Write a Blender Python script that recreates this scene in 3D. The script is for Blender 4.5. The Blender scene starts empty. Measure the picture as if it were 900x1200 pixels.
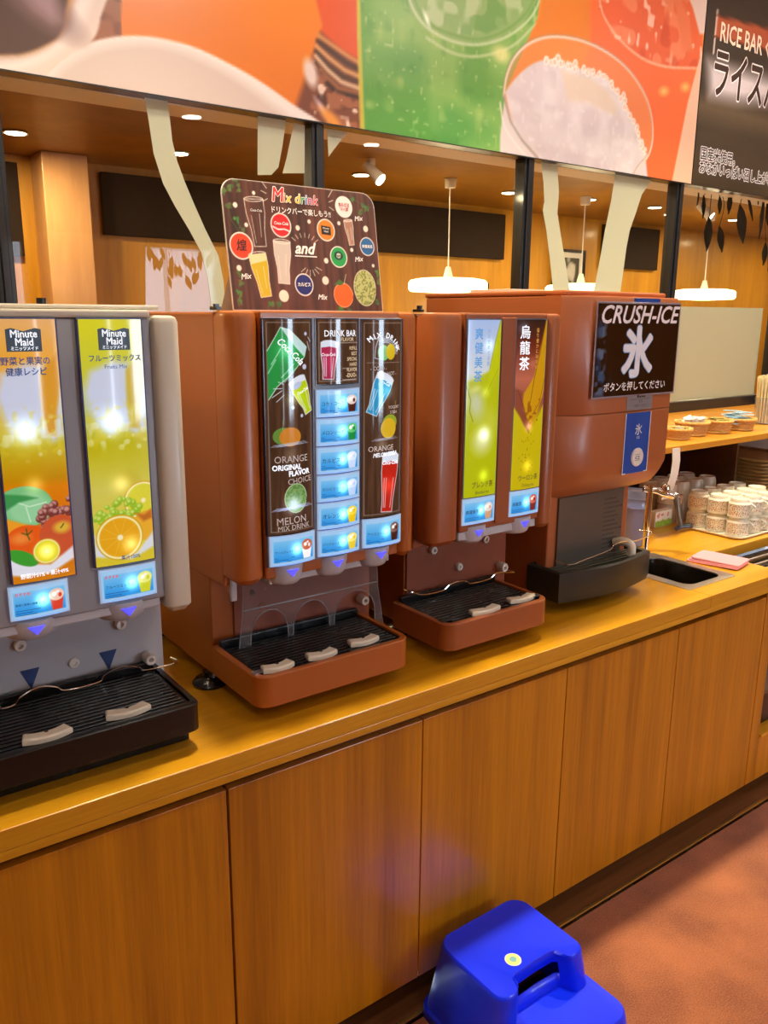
import bpy, bmesh, math, random
import numpy as np
from mathutils import Matrix, Vector
from mathutils.geometry import tessellate_polygon
random.seed(5); PI = math.pi
S = bpy.context.scene; COL = S.collection

# ------------------------------------------------ camera, exposure, world
cam = bpy.data.cameras.new('camera'); co = bpy.data.objects.new('camera', cam); COL.objects.link(co)
R = Matrix(((0.80446, 0.13158, -0.57926), (-0.59397, 0.18993, -0.78175), (0.00715, 0.97294, 0.23095)))
co.matrix_world = Matrix.Translation((0, -1.30, 1.657)) @ R.to_4x4()
cam.lens = 29.054; cam.sensor_width = 36; cam.clip_start = .02
S.camera = co
vs = S.view_settings; vs.view_transform = 'Standard'; vs.look = 'None'; vs.gamma = 1; vs.use_curve_mapping = False
vs.exposure = 0.0
W = bpy.data.worlds.new('world'); S.world = W; W.use_nodes = True
W.node_tree.nodes['Background'].inputs[0].default_value = (.75, .85, 1, 1)
W.node_tree.nodes['Background'].inputs[1].default_value = 9.0

# ------------------------------------------------ helpers
def lin(c):
    return tuple(((x/255)/12.92 if x/255 <= .04045 else ((x/255+.055)/1.055)**2.4) for x in c[:3]) + (1,)
def mat(name, rgb, rough=.5, metal=0, emit=0, ecol=None, coat=0, alpha=1, trans=0, bump=0, bscale=80, spec=.5):
    m = bpy.data.materials.new(name); m.use_nodes = True
    nt = m.node_tree; b = nt.nodes['Principled BSDF']
    b.inputs['Base Color'].default_value = lin(rgb)
    b.inputs['Roughness'].default_value = rough; b.inputs['Metallic'].default_value = metal
    b.inputs['Coat Weight'].default_value = coat; b.inputs['Coat Roughness'].default_value = .08
    b.inputs['Alpha'].default_value = alpha; b.inputs['Transmission Weight'].default_value = trans
    b.inputs['Specular IOR Level'].default_value = spec
    if emit:
        b.inputs['Emission Color'].default_value = lin(ecol or rgb); b.inputs['Emission Strength'].default_value = emit
    tc = nt.nodes.new('ShaderNodeTexCoord'); nz = nt.nodes.new('ShaderNodeTexNoise')
    nz.inputs['Scale'].default_value = bscale; nt.links.new(tc.outputs['Object'], nz.inputs['Vector'])
    if bump:
        bp = nt.nodes.new('ShaderNodeBump'); bp.inputs['Strength'].default_value = bump; bp.inputs['Distance'].default_value = .002
        nt.links.new(nz.outputs['Fac'], bp.inputs['Height']); nt.links.new(bp.outputs[0], b.inputs['Normal'])
    elif not metal and alpha == 1:      # slight unevenness in the gloss
        mr = nt.nodes.new('ShaderNodeMapRange'); mr.inputs['To Min'].default_value = max(.02, rough-.04); mr.inputs['To Max'].default_value = min(1, rough+.06)
        nz.inputs['Scale'].default_value = 12
        nt.links.new(nz.outputs['Fac'], mr.inputs['Value']); nt.links.new(mr.outputs[0], b.inputs['Roughness'])
    return m
def wood(name, c1, c2, sc=(14, 14, .8), rough=.35, coat=.3, fine=6, c3=None):
    m = bpy.data.materials.new(name); m.use_nodes = True; nt = m.node_tree; b = nt.nodes['Principled BSDF']
    N = nt.nodes.new; L = nt.links.new
    tc = N('ShaderNodeTexCoord'); oi = N('ShaderNodeObjectInfo'); mp = N('ShaderNodeMapping'); mp.inputs['Scale'].default_value = sc
    ad = N('ShaderNodeVectorMath'); ad.operation = 'ADD'
    ml = N('ShaderNodeMath'); ml.operation = 'MULTIPLY'; ml.inputs[1].default_value = 13
    L(oi.outputs['Random'], ml.inputs[0]); L(tc.outputs['Object'], ad.inputs[0]); L(ml.outputs[0], ad.inputs[1]); L(ad.outputs[0], mp.inputs['Vector'])
    n1 = N('ShaderNodeTexNoise'); n1.inputs['Scale'].default_value = 1; n1.inputs['Detail'].default_value = 3
    n2 = N('ShaderNodeTexNoise'); n2.inputs['Scale'].default_value = fine; n2.inputs['Detail'].default_value = 6; n2.inputs['Roughness'].default_value = .7
    L(mp.outputs[0], n1.inputs['Vector']); L(mp.outputs[0], n2.inputs['Vector'])
    mx = N('ShaderNodeMix'); mx.inputs[0].default_value = .45; L(n1.outputs['Fac'], mx.inputs[2]); L(n2.outputs['Fac'], mx.inputs[3])
    cr = N('ShaderNodeValToRGB'); cr.color_ramp.elements[0].position = .36; cr.color_ramp.elements[1].position = .64
    cr.color_ramp.elements[0].color = lin(c1); cr.color_ramp.elements[1].color = lin(c2)
    L(mx.outputs[0], cr.inputs[0]); L(cr.outputs[0], b.inputs['Base Color'])
    b.inputs['Roughness'].default_value = rough; b.inputs['Coat Weight'].default_value = coat; b.inputs['Coat Roughness'].default_value = .15
    return m
def glass_mat(name, tint=(1, 1, 1), refl=1.0, rough=0.0, haze=0.0, hazecol=(200, 190, 160)):
    m = bpy.data.materials.new(name); m.use_nodes = True; nt = m.node_tree; N = nt.nodes.new; L = nt.links.new
    nt.nodes.remove(nt.nodes['Principled BSDF']); out = nt.nodes['Material Output']
    t = N('ShaderNodeBsdfTransparent'); t.inputs[0].default_value = (*tint, 1)
    g = N('ShaderNodeBsdfGlossy'); g.inputs['Roughness'].default_value = rough
    f = N('ShaderNodeFresnel'); f.inputs[0].default_value = 1.45
    ml = N('ShaderNodeMath'); ml.operation = 'MULTIPLY'; ml.inputs[1].default_value = refl; L(f.outputs[0], ml.inputs[0])
    ge = N('ShaderNodeNewGeometry'); fc = N('ShaderNodeMath'); fc.operation = 'SUBTRACT'; fc.inputs[0].default_value = 1; L(ge.outputs['Backfacing'], fc.inputs[1])
    m2 = N('ShaderNodeMath'); m2.operation = 'MULTIPLY'; L(ml.outputs[0], m2.inputs[0]); L(fc.outputs[0], m2.inputs[1]); ml = m2
    ms = N('ShaderNodeMixShader'); L(ml.outputs[0], ms.inputs[0]); L(g.outputs[0], ms.inputs[2])
    if haze:
        d = N('ShaderNodeBsdfDiffuse'); d.inputs[0].default_value = lin(hazecol)
        tl = N('ShaderNodeBsdfTranslucent'); tl.inputs[0].default_value = lin(hazecol)
        a = N('ShaderNodeMixShader'); a.inputs[0].default_value = .5; L(d.outputs[0], a.inputs[1]); L(tl.outputs[0], a.inputs[2])
        h = N('ShaderNodeMixShader'); h.inputs[0].default_value = haze; L(t.outputs[0], h.inputs[1]); L(a.outputs[0], h.inputs[2])
        L(h.outputs[0], ms.inputs[1])
    else: L(t.outputs[0], ms.inputs[1])
    L(ms.outputs[0], out.inputs[0]); return m
def print_mat(name, emit=0, led=0, rough=.3, coat=0):
    m = bpy.data.materials.new(name); m.use_nodes = True; nt = m.node_tree; b = nt.nodes['Principled BSDF']; N = nt.nodes.new; L = nt.links.new
    a = N('ShaderNodeAttribute'); a.attribute_name = 'Col'
    b.inputs['Roughness'].default_value = rough; b.inputs['Coat Weight'].default_value = coat; b.inputs['Coat Roughness'].default_value = .05
    if emit:
        d = N('ShaderNodeMix'); d.data_type = 'RGBA'; d.blend_type = 'MULTIPLY'; d.inputs[0].default_value = 1; d.inputs[7].default_value = (.25, .25, .25, 1)
        L(a.outputs['Color'], d.inputs[6]); L(d.outputs[2], b.inputs['Base Color'])
        g = N('ShaderNodeMath'); g.operation = 'MULTIPLY_ADD'; g.inputs[1].default_value = led; g.inputs[2].default_value = emit   # lamp strength behind the print
        L(a.outputs['Alpha'], g.inputs[0]); L(a.outputs['Color'], b.inputs['Emission Color']); L(g.outputs[0], b.inputs['Emission Strength'])
    else: L(a.outputs['Color'], b.inputs['Base Color'])
    return m

def bx(bm, x0, x1, y0, y1, z0, z1, bev=0, seg=2, m=None):
    t = bmesh.new(); bmesh.ops.create_cube(t, size=1)
    for v in t.verts: v.co = Vector(((x0+x1)/2+v.co.x*(x1-x0), (y0+y1)/2+v.co.y*(y1-y0), (z0+z1)/2+v.co.z*(z1-z0)))
    if bev: bmesh.ops.bevel(t, geom=t.edges[:], offset=bev, segments=seg, profile=.5, affect='EDGES')
    return mrg(bm, t, m)
def mrg(bm, t, m=None):
    mp = {v: bm.verts.new(m @ v.co if m else v.co) for v in t.verts}
    for f in t.faces:
        try: nf = bm.faces.new([mp[v] for v in f.verts])
        except ValueError: pass
    t.free(); return bm
def nb(): return bmesh.new()
def BX(*a, **k): return bx(nb(), *a, **k)
def cyl(bm, p0, p1, r0, r1=None, n=16, cap=True):
    p0 = Vector(p0); p1 = Vector(p1); r1 = r0 if r1 is None else r1
    d = (p1-p0).normalized(); u = d.orthogonal().normalized(); w = d.cross(u)
    A = [bm.verts.new(p0+(u*math.cos(2*PI*i/n)+w*math.sin(2*PI*i/n))*r0) for i in range(n)]
    B = [bm.verts.new(p1+(u*math.cos(2*PI*i/n)+w*math.sin(2*PI*i/n))*r1) for i in range(n)]
    for i in range(n): bm.faces.new((A[i], A[(i+1) % n], B[(i+1) % n], B[i]))
    if cap: bm.faces.new(A[::-1]); bm.faces.new(B)
    return bm
def tube(bm, pts, r, n=8, closed=False):
    P = [Vector(p) for p in pts]; rings = []; up = None
    for i, p in enumerate(P):
        a = P[i-1] if (i or closed) else p; b = P[(i+1) % len(P)] if (i < len(P)-1 or closed) else p
        d = (b-a).normalized()
        if up is None: up = d.orthogonal().normalized()
        up = (up-d*up.dot(d)).normalized(); w = d.cross(up); rr = r[i] if isinstance(r, (list, tuple)) else r
        rings.append([bm.verts.new(p+(up*math.cos(2*PI*k/n)+w*math.sin(2*PI*k/n))*rr) for k in range(n)])
    for i in range(len(P)-(0 if closed else 1)):
        A, B = rings[i], rings[(i+1) % len(P)]
        for k in range(n): bm.faces.new((A[k], A[(k+1) % n], B[(k+1) % n], B[k]))
    if not closed: bm.faces.new(rings[0][::-1]); bm.faces.new(rings[-1])
    return bm
def smooth_path(pts, k=6):
    P = [Vector(p) for p in pts]; P = [P[0]*2-P[1]]+P+[P[-1]*2-P[-2]]; out = []
    for i in range(1, len(P)-2):
        a, b, c, d = P[i-1:i+3]
        for j in range(k):
            t = j/k; out.append(.5*((2*b)+(c-a)*t+(2*a-5*b+4*c-d)*t*t+(3*b-a-3*c+d)*t**3))
    return out+[P[-2]]
def lathe(bm, prof, c=(0, 0, 0), n=24, sx=1, sy=1):
    c = Vector(c); rings = []
    for r, z in prof:
        rings.append([bm.verts.new(c+Vector((max(r, 1e-4)*sx*math.cos(2*PI*i/n), max(r, 1e-4)*sy*math.sin(2*PI*i/n), z))) for i in range(n)])
    for A, B in zip(rings, rings[1:]):
        for i in range(n): bm.faces.new((A[i], A[(i+1) % n], B[(i+1) % n], B[i]))
    bm.faces.new(rings[0][::-1]); bm.faces.new(rings[-1]); return bm
def loft(bm, rings, cap=True):
    V = [[bm.verts.new(Vector(p)) for p in r] for r in rings]; n = len(V[0])
    for A, B in zip(V, V[1:]):
        for i in range(n): bm.faces.new((A[i], A[(i+1) % n], B[(i+1) % n], B[i]))
    if cap: bm.faces.new(V[0][::-1]); bm.faces.new(V[-1])
    return bm
def fr(y, cx=0, hw=1, bulge=0):           # a sheet facing the aisle: (x, z, lift) -> world
    return lambda x, z, h=0: Vector((x, y-h-bulge*(1-min(1, ((x-cx)/hw)**2)), z))
def sheet(bm, F, pts, h0, h1):            # flat shape with a real thickness on such a sheet
    tri = tessellate_polygon([[Vector((p[0], p[1], 0)) for p in pts]])
    B = [bm.verts.new(F(p[0], p[1], h0)) for p in pts]; T = [bm.verts.new(F(p[0], p[1], h1)) for p in pts]; n = len(pts)
    for t in tri:
        try: bm.faces.new([T[i] for i in t]); bm.faces.new([B[i] for i in t][::-1])
        except ValueError: pass
    for i in range(n): bm.faces.new((B[i], B[(i+1) % n], T[(i+1) % n], T[i]))
    return bm
def rrect(x0, x1, y0, y1, r, n=6, rs=None):
    rs = rs or (r, r, r, r); out = []
    for (cx, cy, a, q) in ((x1, y1, 0, rs[0]), (x0, y1, 90, rs[1]), (x0, y0, 180, rs[2]), (x1, y0, 270, rs[3])):
        ox = cx-q if cx == x1 else cx+q; oy = cy-q if cy == y1 else cy+q
        for i in range(n+1):
            t = math.radians(a+90*i/n); out.append((ox+q*math.cos(t), oy+q*math.sin(t)))
    return out
def ell(cx, cz, rx, rz, n=20, a=0):
    return [(cx+rx*math.cos(2*PI*i/n)*math.cos(a)-rz*math.sin(2*PI*i/n)*math.sin(a), cz+rx*math.cos(2*PI*i/n)*math.sin(a)+rz*math.sin(2*PI*i/n)*math.cos(a)) for i in range(n)]
def base_of(o):
    while o.parent: o = o.parent
    return o.location
def obj(name, bm, m, parent=None, smooth=False, loc=None, label=None, kind=None):
    off = base_of(parent) if parent else Vector(loc or (0, 0, 0))
    for v in bm.verts: v.co -= off
    bmesh.ops.recalc_face_normals(bm, faces=bm.faces)
    me = bpy.data.meshes.new(name); bm.to_mesh(me); bm.free(); me.materials.append(m)
    if smooth: me.shade_smooth(); me.set_sharp_from_angle(angle=math.radians(smooth if smooth > 1 else 35))
    o = bpy.data.objects.new(name, me); COL.objects.link(o)
    if parent: o.parent = parent
    else: o.location = off
    if label: o['label'] = label
    if kind: o['kind'] = kind
    return o
def tag(o, label, cat, group=None):
    o['label'] = label; o['category'] = cat
    if group: o['group'] = group
    return o
def thing(name, loc, label, cat, group=None):
    o = bpy.data.objects.new(name, None); o.empty_display_size = .05; COL.objects.link(o); o.location = loc; return tag(o, label, cat, group)
def struct(name, bm, m, smooth=False, parent=None):
    o = obj(name, bm, m, parent, smooth)
    if not parent: o['kind'] = 'structure'
    return o
def dup(r, loc, rz=None, label=None, parent=None, scale=None):
    c = r.copy(); COL.objects.link(c)
    if parent is not None: c.parent = parent
    if loc is not None: c.location = loc
    if rz is not None: c.rotation_euler = (r.rotation_euler.x, r.rotation_euler.y, rz)
    if scale: c.scale = scale
    if label: c['label'] = label
    for ch in list(r.children): dup(ch, None, parent=c)
    return c
_tc = {}
def text(bm, s, x, z, size, F, h=.0004, sx=1, bold=0, shear=0, rot=0, al='L', res=2):
    key = (s, shear, al, res)              # heavier weights are struck several times with a small shift, like poster printing
    if key not in _tc:
        cu = bpy.data.curves.new('t', 'FONT'); cu.body = s; cu.shear = shear; cu.resolution_u = res
        cu.align_x = {'L': 'LEFT', 'C': 'CENTER', 'R': 'RIGHT'}[al]; cu.fill_mode = 'FRONT'
        o = bpy.data.objects.new('t', cu); me = bpy.data.meshes.new_from_object(o)
        _tc[key] = ([v.co.copy() for v in me.vertices], [tuple(p.vertices) for p in me.polygons])
        bpy.data.objects.remove(o); bpy.data.curves.remove(cu); bpy.data.meshes.remove(me)
    V, Fs = _tc[key]; c, s_ = math.cos(rot), math.sin(rot)
    n = 1 if bold <= .004 else 3 if bold < .012 else 6 if bold < .03 else 12
    sh = [(0, 0)] if n == 1 else [(bold*math.cos(2*PI*i/n), bold*math.sin(2*PI*i/n)) for i in range(n)]
    for k, (dx, dz) in enumerate(sh):
        nv = [bm.verts.new(F(x+((p.x+dx)*sx*c-(p.y+dz)*s_)*size, z+((p.x+dx)*sx*s_+(p.y+dz)*c)*size, h+k*3e-5)) for p in V]
        for f in Fs:
            try: bm.faces.new([nv[i] for i in f])
            except ValueError: pass
    return bm
def cur(P, k=4):
    P = [Vector((p[0], p[1], 0)) for p in P]; return [(v.x, v.y) for v in smooth_path(P, k)]
def flat(name, bm, m, parent, kind=None):     # print layers keep their own facing
    off = base_of(parent)
    for v in bm.verts: v.co -= off
    for f in bm.faces:
        f.normal_update()
        if f.normal.y > 0: f.normal_flip()
    me = bpy.data.meshes.new(name); bm.to_mesh(me); bm.free(); me.materials.append(m)
    o = bpy.data.objects.new(name, me); COL.objects.link(o); o.parent = parent
    if kind: o['kind'] = kind
    return o

def vnoise(x, z, s, seed=0):
    rg = np.random.RandomState(seed); G = rg.rand(64, 64); x = x*s+seed*7.3; z = z*s+seed*3.1
    xi = np.floor(x).astype(int); zi = np.floor(z).astype(int); fx = x-xi; fz = z-zi
    fx = fx*fx*(3-2*fx); fz = fz*fz*(3-2*fz); g = lambda a, b: G[a % 64, b % 64]
    return (g(xi, zi)*(1-fx)+g(xi+1, zi)*fx)*(1-fz)+(g(xi, zi+1)*(1-fx)+g(xi+1, zi+1)*fx)*fz
class Ras:                                    # flat print: colour and lamp strength on a fine grid
    def __init__(s, x0, x1, z0, z1, st, u=1):
        s.u = u
        s.nx = int((x1-x0)/st)+1; s.nz = int((z1-z0)/st)+1; s.st = st
        X, Z = np.meshgrid(np.linspace(x0, x1, s.nx), np.linspace(z0, z1, s.nz)); s.X = X.ravel(); s.Z = Z.ravel()
        s.c = np.ones((s.X.size, 3)); s.g = np.zeros(s.X.size); s.b = (x0, x1, z0, z1)
    def bg(s, c): s.c[:] = np.array(c)/255.; return s
    def mixin(s, a, c):
        if not np.ndim(c) or len(np.shape(c)) == 1: c = np.array(c)/255.
        s.c = s.c*(1-a[:, None])+c*a[:, None]
    def vgrad(s, stops):
        zs = [q[0] for q in stops][::-1] if stops[0][0] > stops[-1][0] else [q[0] for q in stops]
        cs = [q[1] for q in stops][::-1] if stops[0][0] > stops[-1][0] else [q[1] for q in stops]
        for k in range(3): s.c[:, k] = np.interp(s.Z, zs, [c[k]/255. for c in cs])
    def pmask(s, P, soft=None):
        soft = soft*s.u if soft else s.st; X, Z = s.X, s.Z; P = np.array(P, float)
        bb = (X > P[:, 0].min()-3*soft) & (X < P[:, 0].max()+3*soft) & (Z > P[:, 1].min()-3*soft) & (Z < P[:, 1].max()+3*soft)
        x, z = X[bb], Z[bb]; d = np.full(x.shape, 9.); ins = np.zeros(x.shape, bool)
        for (ax, az), (bx_, bz) in zip(P, np.roll(P, -1, 0)):
            dx, dz = bx_-ax, bz-az; t = np.clip(((x-ax)*dx+(z-az)*dz)/(dx*dx+dz*dz+1e-12), 0, 1)
            d = np.minimum(d, np.hypot(x-ax-t*dx, z-az-t*dz))
            if az != bz: ins ^= ((az > z) != (bz > z)) & (x < dx*(z-az)/dz+ax)
        a = np.zeros(X.shape); a[bb] = np.clip(.5+np.where(ins, d, -d)/soft, 0, 1); return a
    def poly(s, P, c, soft=None, k=1): s.mixin(s.pmask(P, soft)*k, c); return s
    def emask(s, cx, cz, rx, rz, a=0, soft=None):
        soft = soft*s.u if soft else s.st; rx, rz = rx*s.u, rz*s.u; u = (s.X-cx)*math.cos(a)+(s.Z-cz)*math.sin(a); v = -(s.X-cx)*math.sin(a)+(s.Z-cz)*math.cos(a)
        r = np.hypot(u/rx, v/rz); return np.clip(.5+(1-r)*min(rx, rz)/soft, 0, 1)
    def ell(s, cx, cz, rx, rz, c, a=0, soft=None, k=1): s.mixin(s.emask(cx, cz, rx, rz, a, soft)*k, c); return s
    def line(s, P, w, c, soft=None, k=1):
        soft = soft*s.u if soft else s.st; w = w*s.u; m = np.zeros(s.X.shape)
        for (ax, az), (bx_, bz) in zip(P, P[1:]):
            dx, dz = bx_-ax, bz-az; t = np.clip(((s.X-ax)*dx+(s.Z-az)*dz)/(dx*dx+dz*dz+1e-12), 0, 1)
            m = np.maximum(m, np.clip(.5+(w/2-np.hypot(s.X-ax-t*dx, s.Z-az-t*dz))/soft, 0, 1))
        s.mixin(m*k, c); return s
    def speck(s, c, sc, th, k=1, seed=0, mask=None, soft=.12):
        a = np.clip((vnoise(s.X, s.Z, sc/s.u, seed)-th)/soft, 0, 1)*k
        s.mixin(a if mask is None else a*mask, c); return s
    def led(s, cx, cz, r, k=1): s.g += k*np.exp(-((s.X-cx)**2+(s.Z-cz)**2)/(r*r)); return s
    def white(s, cx, cz, r, c=(235, 250, 255), k=1): s.mixin(np.clip(k*np.exp(-((s.X-cx)**2+(s.Z-cz)**2)/(r*r)), 0, 1), c); return s  # bleaches the print colour round a backlight, its glare painted in
    def build(s, name, F, m, parent, h=0):
        nx, nz = s.nx, s.nz; off = base_of(parent)
        x0, x1 = s.b[:2]; zz = s.Z.reshape(nz, nx)[:, 0]; P = np.array([F(x, zz[0], h)[:] for x in s.X[:nx]]); sl = (F(x0, zz[-1], h).y-F(x0, zz[0], h).y)/(zz[-1]-zz[0])
        v = np.empty((nz, nx, 3)); v[:, :, 0] = P[:, 0]; v[:, :, 1] = P[:, 1]+(sl*(zz-zz[0]))[:, None]; v[:, :, 2] = s.Z.reshape(nz, nx); v -= np.array(off)
        i = (np.arange(nz-1)[:, None]*nx+np.arange(nx-1)[None]).ravel()
        q = np.stack([i, i+1, i+nx+1, i+nx], 1).astype(np.int32)
        me = bpy.data.meshes.new(name); me.vertices.add(nx*nz); me.vertices.foreach_set('co', v.ravel().astype(np.float32))
        me.loops.add(q.size); me.loops.foreach_set('vertex_index', q.ravel()); me.polygons.add(len(q))
        me.polygons.foreach_set('loop_start', np.arange(0, q.size, 4, dtype=np.int32)); me.polygons.foreach_set('loop_total', np.full(len(q), 4, np.int32))
        me.update(calc_edges=True)
        c = np.clip(s.c, 0, 1); c = np.where(c <= .04045, c/12.92, ((c+.055)/1.055)**2.4)
        at = me.color_attributes.new('Col', 'FLOAT_COLOR', 'POINT'); at.data.foreach_set('color', np.concatenate([c, s.g[:, None]], 1).ravel().astype(np.float32))
        me.shade_smooth(); me.materials.append(m)
        o = bpy.data.objects.new(name, me); COL.objects.link(o); o.parent = parent; return o

# ------------------------------------------------ materials
DOOR = wood('counter_door_wood', (160, 98, 2), (208, 136, 8), (16, 16, .55), .34, .35)
TOP = wood('worktop_wood', (196, 134, 14), (224, 162, 30), (.8, 18, 18), .3, .4)
DARKW = wood('dark_wood', (70, 42, 18), (98, 60, 26), (.8, 14, 14), .4, .2)
FLOORW = wood('floor_board', (96, 56, 24), (136, 84, 40), (.6, 16, 16), .35, .3)
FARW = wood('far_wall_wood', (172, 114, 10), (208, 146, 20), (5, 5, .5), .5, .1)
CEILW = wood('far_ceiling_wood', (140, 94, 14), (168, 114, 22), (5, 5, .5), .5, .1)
SHELFW = wood('shelf_wood', (194, 126, 30), (218, 150, 46), (.8, 16, 16), .35, .3)
BRASS = mat('brass', (214, 170, 92), .25, 1)
BLACKF = mat('black_frame', (26, 28, 32), .35, coat=.2)
BLACKP = mat('black_plastic', (9, 9, 12), .26, coat=.15)
DKGREY = mat('dark_grey', (52, 50, 48), .5)
CREAM = mat('cream_plastic', (206, 198, 180), .35, coat=.1)
GREYP = mat('grey_plastic', (150, 152, 160), .4)
LGREY = mat('light_grey_plastic', (188, 190, 198), .35)
ORG = mat('orange_enamel', (172, 92, 32), .36, coat=.15)
ORG2 = mat('brown_enamel', (156, 84, 40), .36, coat=.15)
ORG3 = mat('terracotta_enamel', (172, 96, 50), .38, coat=.1)
WHITEP = mat('white_plastic', (232, 226, 218), .3)
IVORY = mat('ivory_plastic', (226, 214, 192), .35)
STEEL = mat('steel', (214, 210, 204), .34, 1)
CHROME = mat('chrome', (225, 225, 225), .10, 1)
STEELD = mat('dark_steel', (120, 112, 100), .35, .7)
INK = mat('dark_ink', (40, 52, 66), .5)
INKB = mat('blue_ink', (52, 74, 128), .4)
BLACKI = mat('black_ink', (22, 18, 16), .5)
WHITEI = mat('white_ink', (244, 240, 236), .5)
BLUEP = mat('blue_plastic', (6, 46, 255), .32, coat=.1)
REDI = mat('red_ink', (206, 34, 30), .5)
FROST = glass_mat('frosted_film', refl=.6, haze=.9, hazecol=(222, 226, 206))
ACR = glass_mat('clear_acrylic', (.93, .93, .95), refl=1.2, rough=.05, haze=.10, hazecol=(235, 235, 240))
ACRE = glass_mat('acrylic_edge', (.8, .85, .9), refl=2, rough=.1, haze=.45, hazecol=(235, 240, 245))
GLASS = glass_mat('window_glass', (.97, .97, .97), refl=1.0)
TEXW = mat('lit_white_ink', (235, 242, 250), .4, emit=.8)
TEXD = mat('lit_dark_ink', (24, 56, 104), .4, emit=.35)
TEXN = mat('lit_navy_ink', (40, 70, 130), .4, emit=.5)
BLTRI = mat('blue_lamp', (70, 70, 255), .3, emit=1.6)
PRLIT = print_mat('backlit_print', .78, .75, .12, .6)
PRLBL = print_mat('backlit_label', 1.0, 2.2, .2, .3)
PRPOST = print_mat('poster_print', 0, 0, .38)
PRSIGN = print_mat('sign_print', 0, 0, .35)
PRICE = print_mat('laminated_print', 0, 0, .12, .5)
CARPET = None
def carpet():
    m = bpy.data.materials.new('carpet'); m.use_nodes = True; nt = m.node_tree; b = nt.nodes['Principled BSDF']; N = nt.nodes.new; L = nt.links.new
    tc = N('ShaderNodeTexCoord'); n1 = N('ShaderNodeTexNoise'); n1.inputs['Scale'].default_value = 5; n1.inputs['Detail'].default_value = 4
    n2 = N('ShaderNodeTexNoise'); n2.inputs['Scale'].default_value = 260; n2.inputs['Detail'].default_value = 3
    L(tc.outputs['Object'], n1.inputs['Vector']); L(tc.outputs['Object'], n2.inputs['Vector'])
    mx = N('ShaderNodeMix'); mx.inputs[0].default_value = .5; L(n1.outputs['Fac'], mx.inputs[2]); L(n2.outputs['Fac'], mx.inputs[3])
    cr = N('ShaderNodeValToRGB'); cr.color_ramp.elements[0].position = .38; cr.color_ramp.elements[1].position = .62
    cr.color_ramp.elements[0].color = lin((126, 66, 30)); cr.color_ramp.elements[1].color = lin((180, 104, 58)); L(mx.outputs[0], cr.inputs[0]); L(cr.outputs[0], b.inputs['Base Color'])
    b.inputs['Roughness'].default_value = .95; b.inputs['Sheen Weight'].default_value = .3
    bp = N('ShaderNodeBump'); bp.inputs['Strength'].default_value = .6; bp.inputs['Distance'].default_value = .004; L(n2.outputs['Fac'], bp.inputs['Height']); L(bp.outputs[0], b.inputs['Normal'])
    return m
CARPET = carpet()
WALLP = mat('wall_paint', (206, 176, 130), .7)
CEILP = mat('ceiling_paint', (206, 172, 134), .8)
LAMPE = mat('lamp_disc', (255, 236, 200), .5, emit=14)

# ------------------------------------------------ lights
def area(loc, size, power, col=(1, .86, .68), rot=(0, 0, 0), sy=None, shape='DISK'):
    l = bpy.data.lights.new('ceiling_and_fill_lamp', 'AREA'); l.shape = shape; l.size = size; l.energy = power; l.color = col
    if sy: l.size_y = sy
    o = bpy.data.objects.new('ceiling_and_fill_lamp', l); COL.objects.link(o); o.location = loc; o.rotation_euler = rot; return o
WARM = (1, .88, .63)
for x, e in ((-.33, 7), (.9, 17), (2.1, 17), (3.3, 17), (4.5, 17)): area((x, .33, 3.135), .16, e, WARM).data.spread = math.radians(100)
for x in (-.5, 1.2, 2.9, 4.6):
    for y in (-1.2, -2.8): area((x, y, 3.135), .14, 5, (1, .95, .88))
for x, y in ((-.5, 2.6), (.976, 2.64), (2.72, 2.60), (4.41, 2.46), (6.15, 2.5), (7.6, 2.5)): area((x, y, 2.388), .07, 15, (1, .80, .44))
for x in (.2, 1.4, 2.6, 3.8): area((x, -.05, 3.12), .12, 3.3, (1, .93, .82), (math.radians(64), 0, 0)).data.spread = math.radians(85)  # wash lamps added to brighten the poster, without fixtures
for x in (2.4, 3.9, 5.4): area((x, 1.75, 2.385), .16, 5, (1, .80, .50))
area((3.13, -3.93, 1.6), .9, 27, (.58, .80, 1), (PI/2, 0, 0), 1.3, 'RECTANGLE')  # panel added inside the back window to boost its daylight

# ------------------------------------------------ setting
struct('floor', BX(-2, 8.6, -4, -.022, -.05, .004), CARPET)
struct('trim_1', BX(-2, 2.62, .0, .09, -.03, .003, .001), FLOORW)
struct('trim_2', BX(-2, 8.6, -.014, -.001, -.03, .008, .002), BRASS)
struct('trim_3', BX(-2, 8.6, -.0215, -.0145, -.03, -.004), BLACKP)
struct('trim_4', BX(2.62, 8.6, .0, .09, -.03, .003, .001), FLOORW)
struct('floor_far', BX(-2, 8.6, 1.24, 3.2, -.05, 0), FLOORW)
struct('ceiling', BX(-2, 8.6, -4, 1.17, 3.15, 3.2), CEILP)
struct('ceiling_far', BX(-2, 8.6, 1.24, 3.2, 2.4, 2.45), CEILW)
struct('wall_left', BX(-2.06, -2, -4.1, 3.26, -.05, 3.2), DARKW)
struct('wall_right', BX(8.6, 8.66, -4.1, 3.26, -.05, 3.2), WALLP)
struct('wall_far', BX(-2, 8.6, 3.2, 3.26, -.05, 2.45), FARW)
b = BX(-2, 1.74, -4.06, -4, -.05, 3.2); bx(b, 1.86, 2.66, -4.06, -4, -.05, 3.2); bx(b, 3.60, 8.6, -4.06, -4, -.05, 3.2)
bx(b, 1.74, 1.86, -4.06, -4, 2.24, 3.2); bx(b, 1.74, 1.86, -4.06, -4, -.05, .9); bx(b, 2.66, 3.6, -4.06, -4, 2.24, 3.2); bx(b, 2.66, 3.6, -4.06, -4, -.05, .9)
struct('wall_back', b, FARW)
w = struct('window_1', BX(2.66, 3.6, -4.045, -4.035, .9, 2.24), GLASS)
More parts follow.
